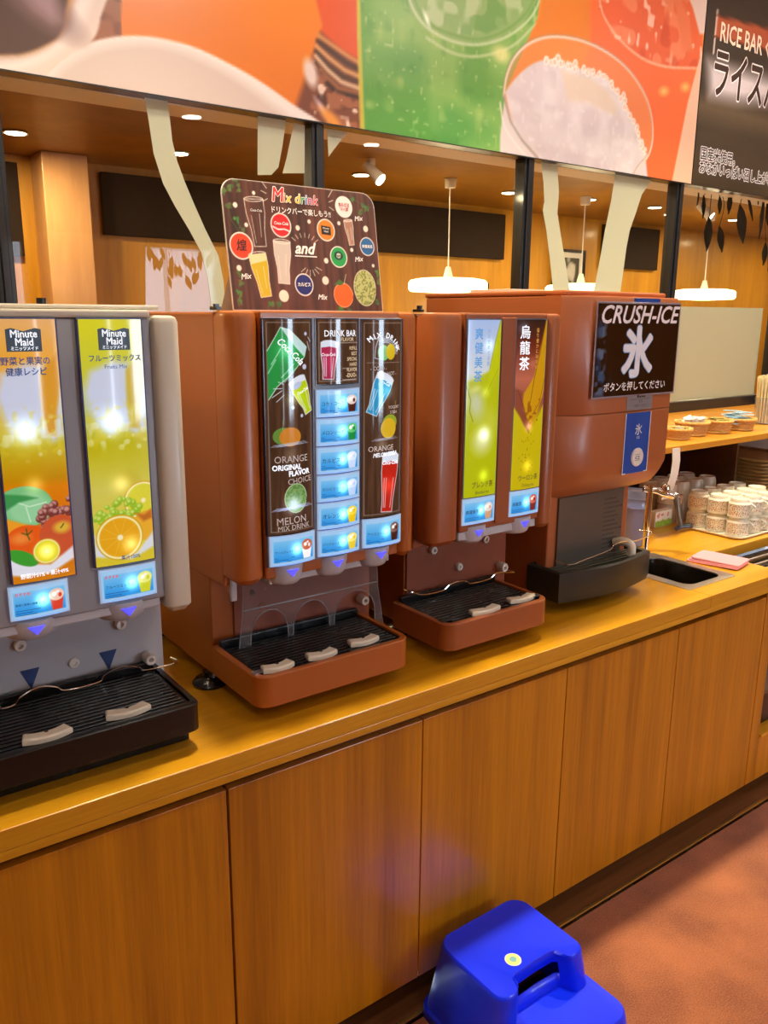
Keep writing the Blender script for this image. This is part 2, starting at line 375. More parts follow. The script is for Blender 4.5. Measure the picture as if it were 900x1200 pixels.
struct('window_frame', bx(bx(bx(bx(nb(), 2.63, 2.67, -4.03, -3.98, .87, 2.27), 3.59, 3.63, -4.03, -3.98, .87, 2.27), 2.67, 3.59, -4.03, -3.98, .87, .91), 3.1, 3.13, -4.03, -3.98, .91, 2.24), CREAM, parent=w)
struct('wall_front', BX(-2, 8.6, 1.17, 1.24, -.05, 1.19), DARKW)
struct('wall_header', BX(-2, 8.6, 1.17, 1.21, 2.263, 3.2), BLACKF)
struct('trim_5', BX(-2, 8.6, 1.215, 1.358, 2.262, 2.395), mat('soffit_cream', (252, 238, 206), .6))
struct('trim_6', BX(-2, 8.6, 1.14, 1.20, 1.192, 1.251, .004), BLACKF)
MUL = [(-.46, -.41), (.529, .575), (1.514, 1.561), (2.488, 2.54), (3.481, 3.532), (4.47, 4.52), (5.46, 5.51), (6.45, 6.50), (7.44, 7.49), (8.5, 8.55)]
for i, (a, c) in enumerate(MUL):
    struct('trim_%d' % (7+i), bx(bx(nb(), a, c, 1.149, 1.205, 1.252, 2.262, .003), a+.013, c-.013, 1.141, 1.150, 1.252, 2.262, .002), BLACKF)
for i in range(len(MUL)-1):
    struct('window_%d' % (2+i), BX(MUL[i][1]+.001, MUL[i+1][0]-.001, 1.17, 1.176, 1.252, 2.262), GLASS)
# far room: stand-in for a mirrored pillar, dark upper panels, pictures
struct('mirrored_pillar', BX(1.17, 1.385, 3.0, 3.199, .0, 2.399, .004), wood('pillar_panel_wood', (196, 138, 84), (222, 166, 108), (5, 5, .5), .5, .1))  # added beyond the glass in place of a column the pane mirrors
DPN = mat('dark_panel', (34, 22, 16), .75, spec=.2)
for nm, a, c, z0, z1 in (('dark_wall_panel', .85, 1.10, 1.93, 2.36), ('dark_wall_panel', 1.50, 4.36, 2.055, 2.36), ('dark_wall_panel', 5.45, 6.15, 2.045, 2.37)):
    o = obj(nm, BX(a, c, 3.16, 3.199, z0, z1, .003), DPN, kind='structure'); 
def picture(q, lab):
    x0, z0, x1, z1 = q; t = thing('framed_picture', ((x0+x1)/2, 3.17, z0), lab, 'picture')
    f = nb(); wd = .02
    for a in ((x0, x0+wd, z0, z1), (x1-wd, x1, z0, z1), (x0+wd, x1-wd, z0, z0+wd), (x0+wd, x1-wd, z1-wd, z1)): bx(f, a[0], a[1], 3.16, 3.198, a[2], a[3], .002)
    obj('frame', f, BLACKP, t); obj('mount', BX(x0+wd, x1-wd, 3.175, 3.19, z0+wd, z1-wd), WHITEP, t)
    r = Ras(x0+.06, x1-.06, z0+.07, z1-.06, .012).bg((60, 56, 52)); cx = (x0+x1)/2; cz = (z0+z1)/2
    r.ell(cx+.02, cz+.06, .05, .07, (190, 185, 175)); r.ell(cx-.03, cz-.07, .07, .06, (150, 145, 138)); r.speck((220, 215, 205), 18, .6, .7, 3)
    r.build('photo_print', fr(3.174), PRSIGN, t)
picture((4.90, 1.72, 5.24, 2.16), 'framed black and white picture on the far wall between the two branches of film')
picture((3.98, 1.70, 4.22, 1.89), 'small framed picture on the far wall beside the left pendant lamp')

# ceiling downlights (far room row, room behind the photographer)
def downlight(loc, r, lab, group=None):
    t = thing('downlight', loc, lab, 'ceiling light', group); z = loc[2]
    obj('trim_ring', lathe(nb(), [(r*1.0, 0), (r*1.22, -.002), (r*1.2, -.008), (r*1.0, -.006)], loc, 24), CREAM, t, True)
    obj('lamp_disc', lathe(nb(), [(r*.99, -.0065), (r*.99, -.0085)], loc, 24), LAMPE, t); return t
GD = 'round downlights in the ceiling beyond the glass'
dn = ['leftmost round downlight in the far ceiling, beside the first black post', 'round downlight in the far ceiling behind the curved pale tree shape', 'round downlight in the far ceiling above the left pendant lamp', 'round downlight in the far ceiling just left of the third black post',
      'round downlight in the far ceiling between the two pale tree shapes', 'round downlight in the far ceiling right of the forked tree shape', 'round downlight in the far ceiling behind the hanging leaves', 'rightmost round downlight in the far ceiling, beyond the hanging leaves']
for p, l in zip(((.976, 2.64), (1.70, 2.64), (2.72, 2.60), (3.80, 2.57), (4.41, 2.46), (5.06, 2.43), (5.48, 2.60), (6.15, 2.5)), dn): downlight((*p, 2.399), .042, l, GD)
k = 0
for x in (-.33, .9, 2.1, 3.3, 4.5): downlight((x, .33, 3.149), .07, 'round downlight in the ceiling straight above the drink machines', 'downlights above the machines')
for x in (-.5, 1.2, 2.9, 4.6):
    for y in (-1.2, -2.8): downlight((x, y, 3.149), .07, 'round downlight in the ceiling of the seating area', 'downlights behind the aisle')
SHADE = mat('lamp_shade_glow', (255, 238, 190), .5, emit=3.2)
def pendant(x, lab):
    y = 2.41; t = thing('pendant_lamp', (x, y, 2.399), lab, 'pendant lamp', 'pendant lamps beyond the glass')
    obj('ceiling_cap', cyl(nb(), (x, y, 2.398), (x, y, 2.35), .035, .03, 16), WHITEP, t, True)
    obj('cord', cyl(nb(), (x, y, 2.35), (x, y, 1.90), .004, n=6), WHITEP, t)
    obj('socket', cyl(nb(), (x, y, 1.93), (x, y, 1.865), .014, .03, 12), WHITEP, t, True)
    l = bpy.data.lights.new('pendant_light', 'POINT'); l.energy = 9; l.color = (1, .84, .5); l.shadow_soft_size = .08; lo = bpy.data.objects.new('pendant_light', l); COL.objects.link(lo); lo.location = (x, y, 1.70)
    obj('lamp_shade', lathe(nb(), [(.03, 1.868), (.16, 1.866), (.212, 1.857), (.225, 1.843), (.225, 1.805), (.212, 1.793), (.08, 1.788)], (x, y, 0), 36), SHADE, t, True)
pendant(3.19, 'round glowing pendant lamp behind the glass above the tea dispenser')
pendant(4.32, 'round glowing pendant lamp half hidden behind the forked pale tree shape')
pendant(5.70, 'round glowing pendant lamp behind the glass above the ice sign')
# spotlights on the far ceiling
for p, l in (((2.5, 2.2), 'small white spotlight on the far ceiling left of the left pendant cord'), ((5.05, 2.05), 'small white spotlight on the far ceiling left of the fourth black post')):
    t = thing('spotlight', (*p, 2.399), l, 'spotlight'); x, y = p
    obj('mount', cyl(nb(), (x, y, 2.399), (x, y, 2.36), .02, n=12), WHITEP, t, True)
    obj('lamp_head', cyl(nb(), (x-.02, y+.02, 2.375), (x+.02, y-.05, 2.30), .022, .032, 16), WHITEP, t, True)
    obj('lamp_disc', cyl(nb(), (x+.0205, y-.051, 2.299), (x+.022, y-.054, 2.2965), .028, n=16), LAMPE, t)

# pale tree shapes stuck on the glass
def decal(nm, polys, lab):
    t = nb()
    for p in polys: sheet(t, fr(1.1695), p, 0, .001)
    o = obj(nm, t, FROST, None, loc=(polys[0][0][0], 1.1695, polys[0][0][1])); return tag(o, lab, 'window film', 'tree shaped window films')
decal('tree_film', [[(0.969,2.262),(0.978,2.2),(0.988,2.11),(1.012,2.031),(1.046,1.97),(1.088,1.905),(1.124,1.842),(1.141,1.769),(1.151,1.674),(1.197,1.669),(1.195,1.758),(1.181,1.835),(1.139,1.913),(1.108,1.979),(1.081,2.04),(1.06,2.095),(1.047,2.152),(1.043,2.209),(1.038,2.258)]], 'pale frosted film shaped as a curved tree trunk on the leftmost pane')
decal('tree_film', [[(1.331,2.267),(1.325,2.085),(1.374,2.09),(1.4,2.115),(1.417,2.183),(1.431,2.253),(1.425,2.27)], [(1.462,2.254),(1.449,2.212),(1.431,2.147),(1.415,2.099),(1.497,2.107),(1.5,2.252)]], 'pale frosted film shaped as a split trunk behind the mixed drink sign')
decal('tree_film', [[(1.585,2.252),(1.665,2.249),(1.628,2.211),(1.59,2.167)]], 'small pale wedge of frosted film right of the second black post')
decal('tree_film', [[(2.596,2.258),(2.616,2.18),(2.626,2.112),(2.619,2.079),(2.644,2.009),(2.673,1.903),(2.712,1.733),(2.819,1.734),(2.774,1.873),(2.733,1.991),(2.706,2.073),(2.709,2.155),(2.691,2.255)]], 'thin left branch of pale frosted film right of the third black post')
decal('tree_film', [[(3.056,2.262),(3.04,2.146),(3.013,2.025),(2.988,1.882),(2.958,1.737),(3.144,1.74),(3.156,1.852),(3.167,1.962),(3.182,2.036),(3.215,2.11),(3.248,2.192),(3.323,2.274)]], 'broad right branch of pale frosted film left of the fourth black post')
o = obj('frosted_band', BX(3.533, 4.352, 1.167, 1.1695, 1.253, 1.711), glass_mat('frosted_band_film', refl=.5, haze=.93, hazecol=(196, 196, 176)), loc=(3.9, 1.168, 1.253))
tag(o, 'wide frosted film across the lower part of the pane right of the ice machine', 'window film')
o = obj('low_partition', BX(4.366, 5.3, 1.03, 1.10, 1.203, 1.708, .004), DARKW, loc=(4.8, 1.06, 1.203)); tag(o, 'brown wooden board standing beside the straw cup at the right edge', 'partition')

# hanging leaves beyond the glass
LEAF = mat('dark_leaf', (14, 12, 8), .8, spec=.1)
LV = [(3.61,2.265),(3.581,2.153),(3.832,2.269),(3.83,2.202),(3.886,2.256),(3.897,2.145),(3.928,2.156),(3.932,1.988),(3.982,2.255),(3.992,2.17),(4.037,2.118),(4.085,1.99),(4.1,2.283),(4.102,2.178),(4.18,2.232),(4.244,2.041),(4.245,2.282),(4.321,2.16),(4.399,2.285),(4.394,2.074),(4.471,2.267),(4.574,2.099),(4.461,2.058),(4.461,1.939),(4.508,2.062),(4.509,1.911),(4.641,2.068),(4.662,1.993),(4.666,2.099),(4.712,1.97),(4.706,2.104),(4.766,2.023),(4.808,2.005),(4.853,1.963),(4.329,2.317),(4.352,2.244)]
vine = thing('hanging_vine', (4.0, 1.27, 2.26), 'dark long leaves on thin twigs hanging behind the glass under the rice poster', 'plant')
tw = nb()
for i in range(0, len(LV), 2):
    (xa, za), (xb, zb) = LV[i:i+2]; l = nb(); L_ = math.hypot(xb-xa, zb-za); wd = L_*.19; y = 1.25+.03*random.random()
    d = Vector((xb-xa, 0, zb-za)).normalized(); sd = Vector((-d.z, random.uniform(-.3, .3), d.x)).normalized()
    a = Vector((xa, y, za)); mid = []; 
    for t_, w_ in ((0, .05), (.2, .7), (.45, 1), (.7, .75), (.9, .3), (1, .02)):
        p = a+d*L_*t_; mid.append((l.verts.new(p+sd*wd*w_), l.verts.new(p+Vector((0, .006, 0))), l.verts.new(p-sd*wd*w_)))
    for A, B in zip(mid, mid[1:]):
        l.faces.new((A[0], A[1], B[1], B[0])); l.faces.new((A[1], A[2], B[2], B[1]))
    obj('leaf', l, LEAF, vine)
    tube(tw, smooth_path([(xa, y, za), (xa+random.uniform(-.02, .03), 1.27, (za+2.29)/2+.01), (xa+random.uniform(-.03, .04), 1.27, 2.29)], 3), .0018, 4)
tube(tw, smooth_path([(3.5, 1.38, 2.28), (3.8, 1.385, 2.29), (4.3, 1.38, 2.285), (4.9, 1.385, 2.29)], 5), .0035, 5)
obj('twigs', tw, LEAF, vine, kind='stuff')
v2 = thing('hanging_vine', (3.1, -3.80, 2.27), 'leafy vine hanging in front of the daylight window, mirrored in the leftmost pane', 'plant'); tw = nb()
tube(tw, smooth_path([(2.5, -3.8, 2.27), (2.9, -3.81, 2.285), (3.3, -3.8, 2.27), (3.7, -3.81, 2.28)], 5), .006, 5)
for i in range(34):
    l = nb(); x = 2.62+i*.03+random.uniform(-.01, .01); z = 2.25-random.random()**2*.34; L_ = random.uniform(.09, .16); y = -3.8+random.uniform(-.03, .03); d = Vector((random.uniform(-.4, .4), 0, -1)).normalized(); sd = Vector((d.z, .2, -d.x)).normalized(); mid = []
    for t_, w_ in ((0, .05), (.25, .8), (.5, 1), (.8, .55), (1, .02)):
        p = Vector((x, y, z))+d*L_*t_; mid.append((l.verts.new(p+sd*L_*.2*w_), l.verts.new(p+Vector((0, .006, 0))), l.verts.new(p-sd*L_*.2*w_)))
    for A, B in zip(mid, mid[1:]): l.faces.new((A[0], A[1], B[1], B[0])); l.faces.new((A[1], A[2], B[2], B[1]))
    obj('leaf', l, LEAF, v2); tube(tw, [(x, y, z), (x, -3.8, 2.275)], .002, 4)
obj('twigs', tw, LEAF, v2, kind='stuff')

# ------------------------------------------------ big posters over the windows
PY = 1.129
t = thing('drinks_poster', (1.7, 1.14, 2.257), 'long poster with large photos of coffee, orange, green and white drinks above the windows', 'poster')
obj('board', BX(-.35, 3.552, PY+.0005, 1.1685, 2.257, 3.09), BLACKF, t)
q = Ras(-.34, 3.551, 2.2605, 3.08, .0054, 1.176).bg((236, 128, 52))
q.vgrad([(2.26, (222, 118, 26)), (3.08, (232, 142, 52))])
def Y(*a): return a
# brown tabletop bits, orange glass, red glass
q.poly([(0.816,2.584),(0.912,2.606),(0.896,2.365),(0.797,2.338)], (150, 92, 60)); q.speck((110, 60, 40), 40, .5, .6, 2, q.pmask([(0.816,2.584),(0.912,2.606),(0.896,2.365),(0.797,2.338)]))
q.poly([(1.478,2.738),(1.699,2.789),(1.711,2.212),(1.459,2.208),(1.455,2.294),(1.546,2.541)], (214, 84, 34), .01)
q.poly([(1.54,2.52),(1.616,2.48),(1.696,2.459),(1.711,2.212),(1.453,2.207),(1.439,2.279)], (118, 66, 44), .02)
for i, c in enumerate(((210, 150, 90), (60, 40, 30), (222, 170, 110), (70, 48, 36), (226, 196, 160), (150, 96, 60), (48, 30, 24))):
    z = i*6; q.line({0: [(1.533,2.509),(1.578,2.493),(1.643,2.47),(1.69,2.457)], 1: [(1.527,2.494),(1.577,2.473),(1.636,2.449),(1.69,2.437)], 2: [(1.523,2.478),(1.571,2.452),(1.629,2.427),(1.69,2.417)], 3: [(1.52,2.463),(1.564,2.432),(1.623,2.406),(1.69,2.399)], 4: [(1.52,2.449),(1.564,2.417),(1.616,2.39),(1.69,2.381)], 5: [(1.516,2.433),(1.557,2.398),(1.609,2.369),(1.69,2.366)], 6: [(1.519,2.427),(1.551,2.385),(1.596,2.357),(1.683,2.354)]}[i], .011, c, .008, .85)
m_ = q.pmask([(1.507,2.437),(1.599,2.357),(1.683,2.344),(1.697,2.236),(1.454,2.232)], .01); q.speck((176, 110, 74), 34, .5, .7, 5, m_); q.speck((236, 214, 196), 46, .74, .9, 6, m_); q.speck((60, 28, 20), 28, .6, .7, 8, m_)
q.ell(*[(1.5,2.397)][0], .02, .035, (226, 206, 196), .3, .015); q.ell(*[(1.543,2.299)][0], .03, .008, (226, 196, 206), -.8, .01); q.ell(*[(1.576,2.273)][0], .04, .015, (226, 150, 60), -.6, .015)
# white plate and cup
q.poly(cur([(0.672,2.243),(0.71,2.286),(0.752,2.322),(0.799,2.355),(0.857,2.38),(0.917,2.397),(0.978,2.406),(1.04,2.408),(1.117,2.402),(1.201,2.383),(1.307,2.351),(1.424,2.302),(1.549,2.239),(1.302,2.188),(0.657,2.213)]), (232, 224, 218), .006)
q.poly(cur([(0.689,2.242),(0.731,2.286),(0.788,2.328),(0.849,2.359),(0.928,2.382),(1.001,2.391),(1.077,2.386),(1.168,2.366),(1.277,2.328),(1.438,2.25),(1.517,2.225),(1.302,2.188),(0.7,2.219)]), (206, 188, 178), .03)
q.poly(cur([(0.29,2.177),(0.576,2.23),(0.68,2.243),(0.705,2.277),(0.752,2.318),(0.813,2.361),(0.845,2.429),(0.861,2.594),(0.324,2.469)]), (222, 204, 192), .006)
q.poly(cur([(0.292,2.199),(0.578,2.256),(0.641,2.273),(0.696,2.304),(0.764,2.361),(0.804,2.421),(0.825,2.586),(0.324,2.469)]), (238, 226, 218), .02)
q.poly(cur([(0.294,2.214),(0.58,2.276),(0.643,2.295),(0.705,2.33),(0.757,2.388),(0.779,2.448),(0.789,2.577),(0.324,2.469)]), (206, 190, 184), .02)
q.poly(cur([(0.296,2.233),(0.581,2.288),(0.644,2.303),(0.699,2.333),(0.743,2.373),(0.765,2.429),(0.776,2.574),(0.324,2.469)]), (196, 142, 88), .015)
q.poly(cur([(0.297,2.236),(0.581,2.292),(0.64,2.306),(0.697,2.336),(0.734,2.367),(0.751,2.423),(0.754,2.569),(0.324,2.469)]), (84, 58, 46), .008)
q.ell(*[(0.684,2.429)][0], .085, .035, (128, 96, 94), -.5, .04); q.poly([(0.638,2.466),(0.73,2.486),(0.732,2.403),(0.715,2.396),(0.674,2.419)], (170, 140, 146), .03, .8)
# green drink
g = [(1.676,2.784),(1.679,2.541),(1.69,2.391),(1.697,2.205),(1.976,2.187),(2.335,2.179),(2.335,2.344),(2.346,2.463),(2.426,2.615),(2.499,2.749),(2.527,2.982)]
gm = q.pmask(g, .004); gz = np.clip((q.Z-2.26)/.7, 0, 1)[:, None]; q.mixin(gm, np.array((82, 150, 62))/255*(1-gz)+np.array((136, 176, 88))/255*gz)
q.speck((160, 196, 110), 9, .5, .55, 11, gm, .35); q.speck((60, 136, 60), 7, .55, .6, 12, gm, .3); q.speck((184, 208, 120), 26, .68, .5, 13, gm, .3); q.speck((206, 222, 160), 75, .80, .6, 16, gm, .2); q.speck((70, 130, 60), 34, .7, .35, 23, gm, .3)
q.poly([(1.859,2.827),(1.891,2.657),(1.966,2.609),(2.122,2.59),(2.285,2.63),(2.42,2.706),(2.503,2.819),(2.509,2.978)], (146, 178, 112), .01, .8)
im = q.pmask([(1.902,2.837),(1.935,2.656),(2.042,2.613),(2.201,2.626),(2.367,2.707),(2.468,2.8),(2.474,2.97)], .01); q.speck((200, 214, 170), 26, .55, .6, 14, im); q.speck((96, 150, 70), 20, .6, .6, 15, im)
for e, c in ((0, (208, 220, 180)), (4, (112, 160, 80)), (9, (196, 210, 160))):
    P = {0: [(1.868,2.754),(1.898,2.669),(1.966,2.615),(2.082,2.593),(2.211,2.605),(2.352,2.659),(2.463,2.742),(2.511,2.826),(2.513,2.923)], 4: [(1.889,2.758),(1.927,2.664),(2.003,2.622),(2.105,2.614),(2.21,2.622),(2.334,2.673),(2.435,2.748),(2.484,2.821)], 9: [(1.966,2.583),(2.083,2.556),(2.212,2.567),(2.372,2.628),(2.491,2.725)]}[e]; q.line(cur(P), .008, c, .007, .8)
q.ell(*[(2.321,2.591)][0], .035, .022, (228, 226, 150), 0, .02, .8); q.ell(*[(1.965,2.641)][0], .006, .02, (240, 250, 230), .6, .008)
q.poly([(1.673,2.783),(1.683,2.785),(1.696,2.494),(1.711,2.206),(1.69,2.204),(1.679,2.491)], (214, 190, 70), .006, .8)
# orange between, orange-red glass right with ice
q.poly([(2.527,2.982),(2.516,2.764),(2.426,2.615),(2.354,2.482),(2.403,2.412),(2.762,2.493),(2.799,2.747),(2.761,3.036)], (222, 126, 44), .01)
q.poly([(2.761,3.036),(2.802,2.717),(2.756,2.555),(3.239,2.215),(3.49,2.23),(3.517,2.566),(3.496,3.208)], (236, 108, 56), .02)
rm = q.pmask([(2.8,3.046),(2.84,2.846),(2.922,2.769),(3.088,2.716),(3.354,2.714),(3.553,2.747),(3.502,3.209)], .008); q.mixin(rm*.9, (228, 96, 52)); q.speck((244, 150, 110), 20, .55, .6, 17, rm); q.speck((206, 70, 36), 16, .6, .6, 18, rm); q.speck((250, 210, 190), 40, .8, .8, 19, rm)
q.line(cur([(2.805,2.988),(2.85,2.854),(2.908,2.798),(2.988,2.756),(3.127,2.717),(3.293,2.711),(3.54,2.745)]), .008, (246, 190, 160), .008, .9)
q.poly([(3.165,3.131),(3.366,3.048),(3.453,2.968),(3.518,2.879),(3.582,2.891),(3.527,3.215)], (226, 200, 186), .01)
q.poly([(3.385,2.156),(3.414,2.303),(3.473,2.595),(3.542,2.815),(3.593,2.823),(3.702,2.181)], (228, 186, 156), .008)
q.poly([(3.209,3.141),(3.342,3.004),(3.433,2.93),(3.479,2.804),(3.405,2.791),(3.332,2.944),(3.154,3.128)], (232, 120, 76), .02)
q.ell(*[(3.295,2.614)][0], .025, .014, (244, 200, 110), .2, .02, .8); q.ell(*[(3.445,2.653)][0], .025, .014, (244, 200, 110), .2, .02, .8)
# milky drink in a glass
q.poly([(2.346,2.457),(2.328,2.314),(2.337,2.149),(2.613,2.175),(2.484,2.287),(2.387,2.38)], (216, 206, 204), .006)
rim = [(2.338,2.456),(2.351,2.527),(2.391,2.597),(2.468,2.657),(2.577,2.697),(2.721,2.714),(2.876,2.705),(3.026,2.667),(3.142,2.601),(3.211,2.524),(3.241,2.432),(3.222,2.347),(3.138,2.262),(3.13,2.135),(2.694,2.101),(2.554,2.248),(2.446,2.313),(2.378,2.373)]
q.poly(cur(rim), (226, 146, 92), .006, .55)
mk = [(2.346,2.469),(2.396,2.523),(2.474,2.582),(2.564,2.615),(2.671,2.615),(2.802,2.612),(2.919,2.599),(3.012,2.549),(3.1,2.475),(3.168,2.396),(3.208,2.317),(3.189,2.14),(2.595,2.093),(2.495,2.273),(2.397,2.352)]
mm = q.pmask(cur(mk), .008); q.mixin(mm, (212, 200, 202)); q.speck((230, 222, 222), 14, .5, .6, 21, mm, .3); q.speck((236, 230, 230), 60, .72, .6, 24, mm, .3); q.speck((192, 178, 178), 30, .7, .35, 25, mm, .3); q.speck((240, 236, 236), 22, .66, .4, 26, mm, .3)
q.poly([(2.643,2.592),(2.804,2.593),(2.923,2.561),(2.995,2.507),(2.977,2.472),(2.813,2.5),(2.682,2.488)], (220, 200, 178), .02, .8)
for i in range(60):
    t_ = i/59; P = [(2.555,2.616),(2.67,2.621),(2.802,2.615),(2.919,2.599),(3.012,2.549),(3.1,2.475),(3.168,2.396),(3.199,2.344)]; kf = t_*(len(P)-1); k0 = min(int(kf), len(P)-2); ff = kf-k0
    x = P[k0][0]*(1-ff)+P[k0+1][0]*ff+random.uniform(-.012, .012); z = P[k0][1]*(1-ff)+P[k0+1][1]*ff+random.uniform(-.012, .012); rr = random.uniform(.006, .014)
    q.ell(x, z, rr, rr, (244, 232, 222), 0, .004, .9); q.ell(x, z, rr*.55, rr*.55, (226, 178, 150), 0, .004, .8)
P = cur(rim[:17]); q.line(P, .009, (232, 206, 190), .006, .95); q.line([(x-.006, z+.006) for x, z in P], .004, (150, 120, 100), .005, .5)
q.line(rim[-4:]+[rim[0]], .008, (150, 146, 140), .006, .8)
q.line(cur([(2.322,2.43),(2.353,2.346),(2.458,2.268),(2.586,2.204)]), .006, (236, 226, 220), .005, .9)
q.build('printed_picture', fr(PY), PRPOST, t)

t = thing('rice_poster', (4.2, 1.14, 2.257), 'dark brown poster with rice bar lettering at the upper right', 'poster')
obj('board', BX(3.557, 5.4, PY+.0005, 1.1685, 2.257, 3.14), BLACKF, t)
q = Ras(3.558, 5.4, 2.2605, 3.13, .0095, 1.176); q.vgrad([(2.26, (62, 50, 34)), (2.39, (70, 58, 42)), (2.51, (66, 54, 40)), (2.60, (98, 80, 58)), (2.67, (52, 42, 32)), (3.13, (50, 40, 34))])
q.poly([(3.63,2.98),(4.055,3.005),(4.248,3.016),(4.271,2.916),(4.076,2.907),(3.626,2.887)], (180, 84, 48), .006); q.line([(3.638,2.999),(3.635,2.822)], .008, (236, 220, 205), .006)
for i in (0, 1): q.line([[(3.631,2.974),(4.249,3.01)], [(3.629,2.891),(4.27,2.922)]][i], .005, (96, 40, 26), .006)
q.poly([(3.594,2.786),(4.101,2.79),(4.3,2.792),(4.322,2.697),(4.124,2.685),(3.848,2.653),(3.631,2.647)], (226, 214, 214), .07, .95)
q.build('printed_background', fr(PY), PRPOST, t)
(xa, za), (xb, zb) = [(3.668,2.876),(4.047,2.893)]
bm = nb(); text(bm, 'RICE BAR \u25c7', xa, za+.005, .095*1.176, fr(PY), .001, .76, .016); flat('lettering', bm, mat('cream_ink', (250, 226, 196), .5), t)
(xc, zc) = [(3.632,2.656)][0]
bm = nb(); text(bm, 'ライスバー', xc, zc+.012, .19*1.176, fr(PY), .0008, .66, .05); flat('lettering_outline', bm, WHITEI, t)
bm = nb(); text(bm, 'ライスバー', xc, zc+.012, .19*1.176, fr(PY), .0014, .66, .022); flat('lettering', bm, mat('brown_ink', (58, 34, 24), .5), t)
for s_, qq, sz in (('国産米使用。', [(3.6,2.377)][0], .078), ('おなかいっぱい召し上がれ', [(3.598,2.319)][0], .078)):
    bm = nb(); text(bm, s_, qq[0], qq[1], sz*.78, fr(PY), .0008, .88, .08); flat('lettering_outline', bm, WHITEI, t)
    bm = nb(); text(bm, s_, qq[0], qq[1], sz*.78, fr(PY), .0014, .88, .016); flat('lettering', bm, BLACKI, t)
# ------------------------------------------------ counter
t = thing('worktop', (1.4, .4, .79), 'long yellow wooden worktop carrying the four drink machines and the sink', 'counter')
def board(pts, z0, z1, hole=None, bev=.003):
    b = nb(); n = len(pts)
    lo = [b.verts.new((x, y, z0)) for x, y in pts]; hi = [b.verts.new((x, y, z1)) for x, y in pts]
    for i in range(n): b.faces.new((lo[i], lo[(i+1) % n], hi[(i+1) % n], hi[i]))
    b.faces.new(hi); b.faces.new(lo[::-1]); bmesh.ops.bevel(b, geom=[e for e in b.edges if abs(e.verts[0].co.z-e.verts[1].co.z) < 1e-6], offset=bev, segments=2, affect='EDGES'); return b
SX0, SX1, SY0, SY1 = 2.185, 2.415, .085, .375
b = BX(-1.0, SX0, .001, 1.169, .812, .85, .002); bx(b, SX0, SX1, .001, SY0, .812, .85, .0); bx(b, SX0, SX1, SY1, 1.169, .812, .85, .0)
bx(b, SX1, 2.60, .001, 1.169, .812, .85, .0); bx(b, 2.60, 4.6, .27, 1.169, .812, .85, .002); bx(b, 2.60, 4.6, .001, .05, .812, .85, .002)
obj('top_board', b, TOP, t)
b = BX(-1.0, 4.6, .0, .022, .795, .8119, .001); obj('front_edge', b, TOP, t)
t = thing('sink', ((SX0+SX1)/2, .23, .70), 'small rectangular stainless sink set into the worktop right of the ice machine', 'sink')
rim = nb(); o_ = rrect(2.172, 2.43, .068, .39, .012, 4); i_ = rrect(2.21, 2.395, .095, .35, .035, 4); n = len(o_)
loft(rim, [[(x, y, .8505) for x, y in o_], [(x, y, .852) for x, y in o_], [(x, y, .852) for x, y in i_], [(x, y, .846) for x, y in i_]], False)
obj('rim', rim, STEEL, t, True)
bs = nb(); j_ = rrect(2.22, 2.385, .105, .34, .03, 4); loft(bs, [[(x, y, .848) for x, y in i_], [(x, y, .72) for x, y in j_], [(2.3+(x-2.3)*.15, .22+(y-.22)*.15, .715) for x, y in j_]], False)
obj('basin', bs, mat('shaded_basin_steel', (120, 112, 100), .22, 1), t, True); obj('drain', lathe(nb(), [(.02, .715), (.022, .717), (.012, .716), (.001, .712)], (2.3, .22, .0015), 16), STEELD, t, True)  # basin steel darker than the rim, shade inside the sink put into its colour
names = ['base cabinet door under the white juice dispenser at the left', 'base cabinet door under the three column soda dispenser', 'base cabinet door behind the blue stool, under the tea dispenser', 'base cabinet door under the ice machine', 'base cabinet door under the sink beside the glass display case']
gapx = (.121, .607, 1.093, 1.577, 2.065, 2.545)
for i in range(5):
    a, c = gapx[i], gapx[i+1]; t = thing('base_cabinet', ((a+c)/2, .4, .005), names[i], 'cabinet', 'base cabinets under the worktop')
    obj('carcass', BX(a+.0005, c-.0005, .042, 1.15, .075, .794 if i < 4 else .70), DARKW, t); obj('kick_board', BX(a+.0005, c-.0005, .095, .11, .005, .075), DARKW, t)
    g1 = .0035 if i == 1 else .0015
    obj('door', BX(a+g1, c-.0015, .02, .0405, .078, .768, .0015), DOOR, t)
for a, c in ((-.365, .121), (-.85, -.365)):
    t = thing('base_cabinet', ((a+c)/2, .4, .005), 'base cabinet continuing the row beyond the left edge of the picture', 'cabinet', 'base cabinets beyond the left edge')
    obj('carcass', BX(a+.0005, c-.0005, .042, 1.15, .075, .794), DARKW, t); obj('kick_board', BX(a+.0005, c-.0005, .095, .11, .005, .075), DARKW, t); obj('door', BX(a+.0015, c-.0015, .02, .0405, .078, .768, .0015), DOOR, t)
# display case at the right end
t = thing('display_case', (3.5, .4, .005), 'wooden front of a glass display case at the right end of the counter', 'display case')
b = BX(2.547, 2.602, .02, .06, .078, .79, .001); bx(b, 2.602, 4.6, .02, .06, .70, .79, .001); bx(b, 2.602, 4.6, .02, .06, .078, .245, .001)
obj('front_frame', b, DOOR, t); obj('ledge', BX(2.602, 4.6, .012, .06, .2455, .256, .001), TOP, t)
obj('kick_board', BX(2.547, 4.6, .095, .11, .005, .075), DARKW, t)
b = BX(2.547, 2.56, .061, 1.15, .078, .79); bx(b, 2.56, 4.6, .061, 1.15, .078, .09); bx(b, 2.56, 4.6, 1.135, 1.15, .09, .79); obj('carcass', b, DKGREY, t)
obj('glass_front', BX(2.604, 4.6, .045, .05, .257, .699), GLASS, t)
obj('inner_shelf', BX(2.57, 4.59, .09, .70, .34, .35), STEELD, t)
b = nb()
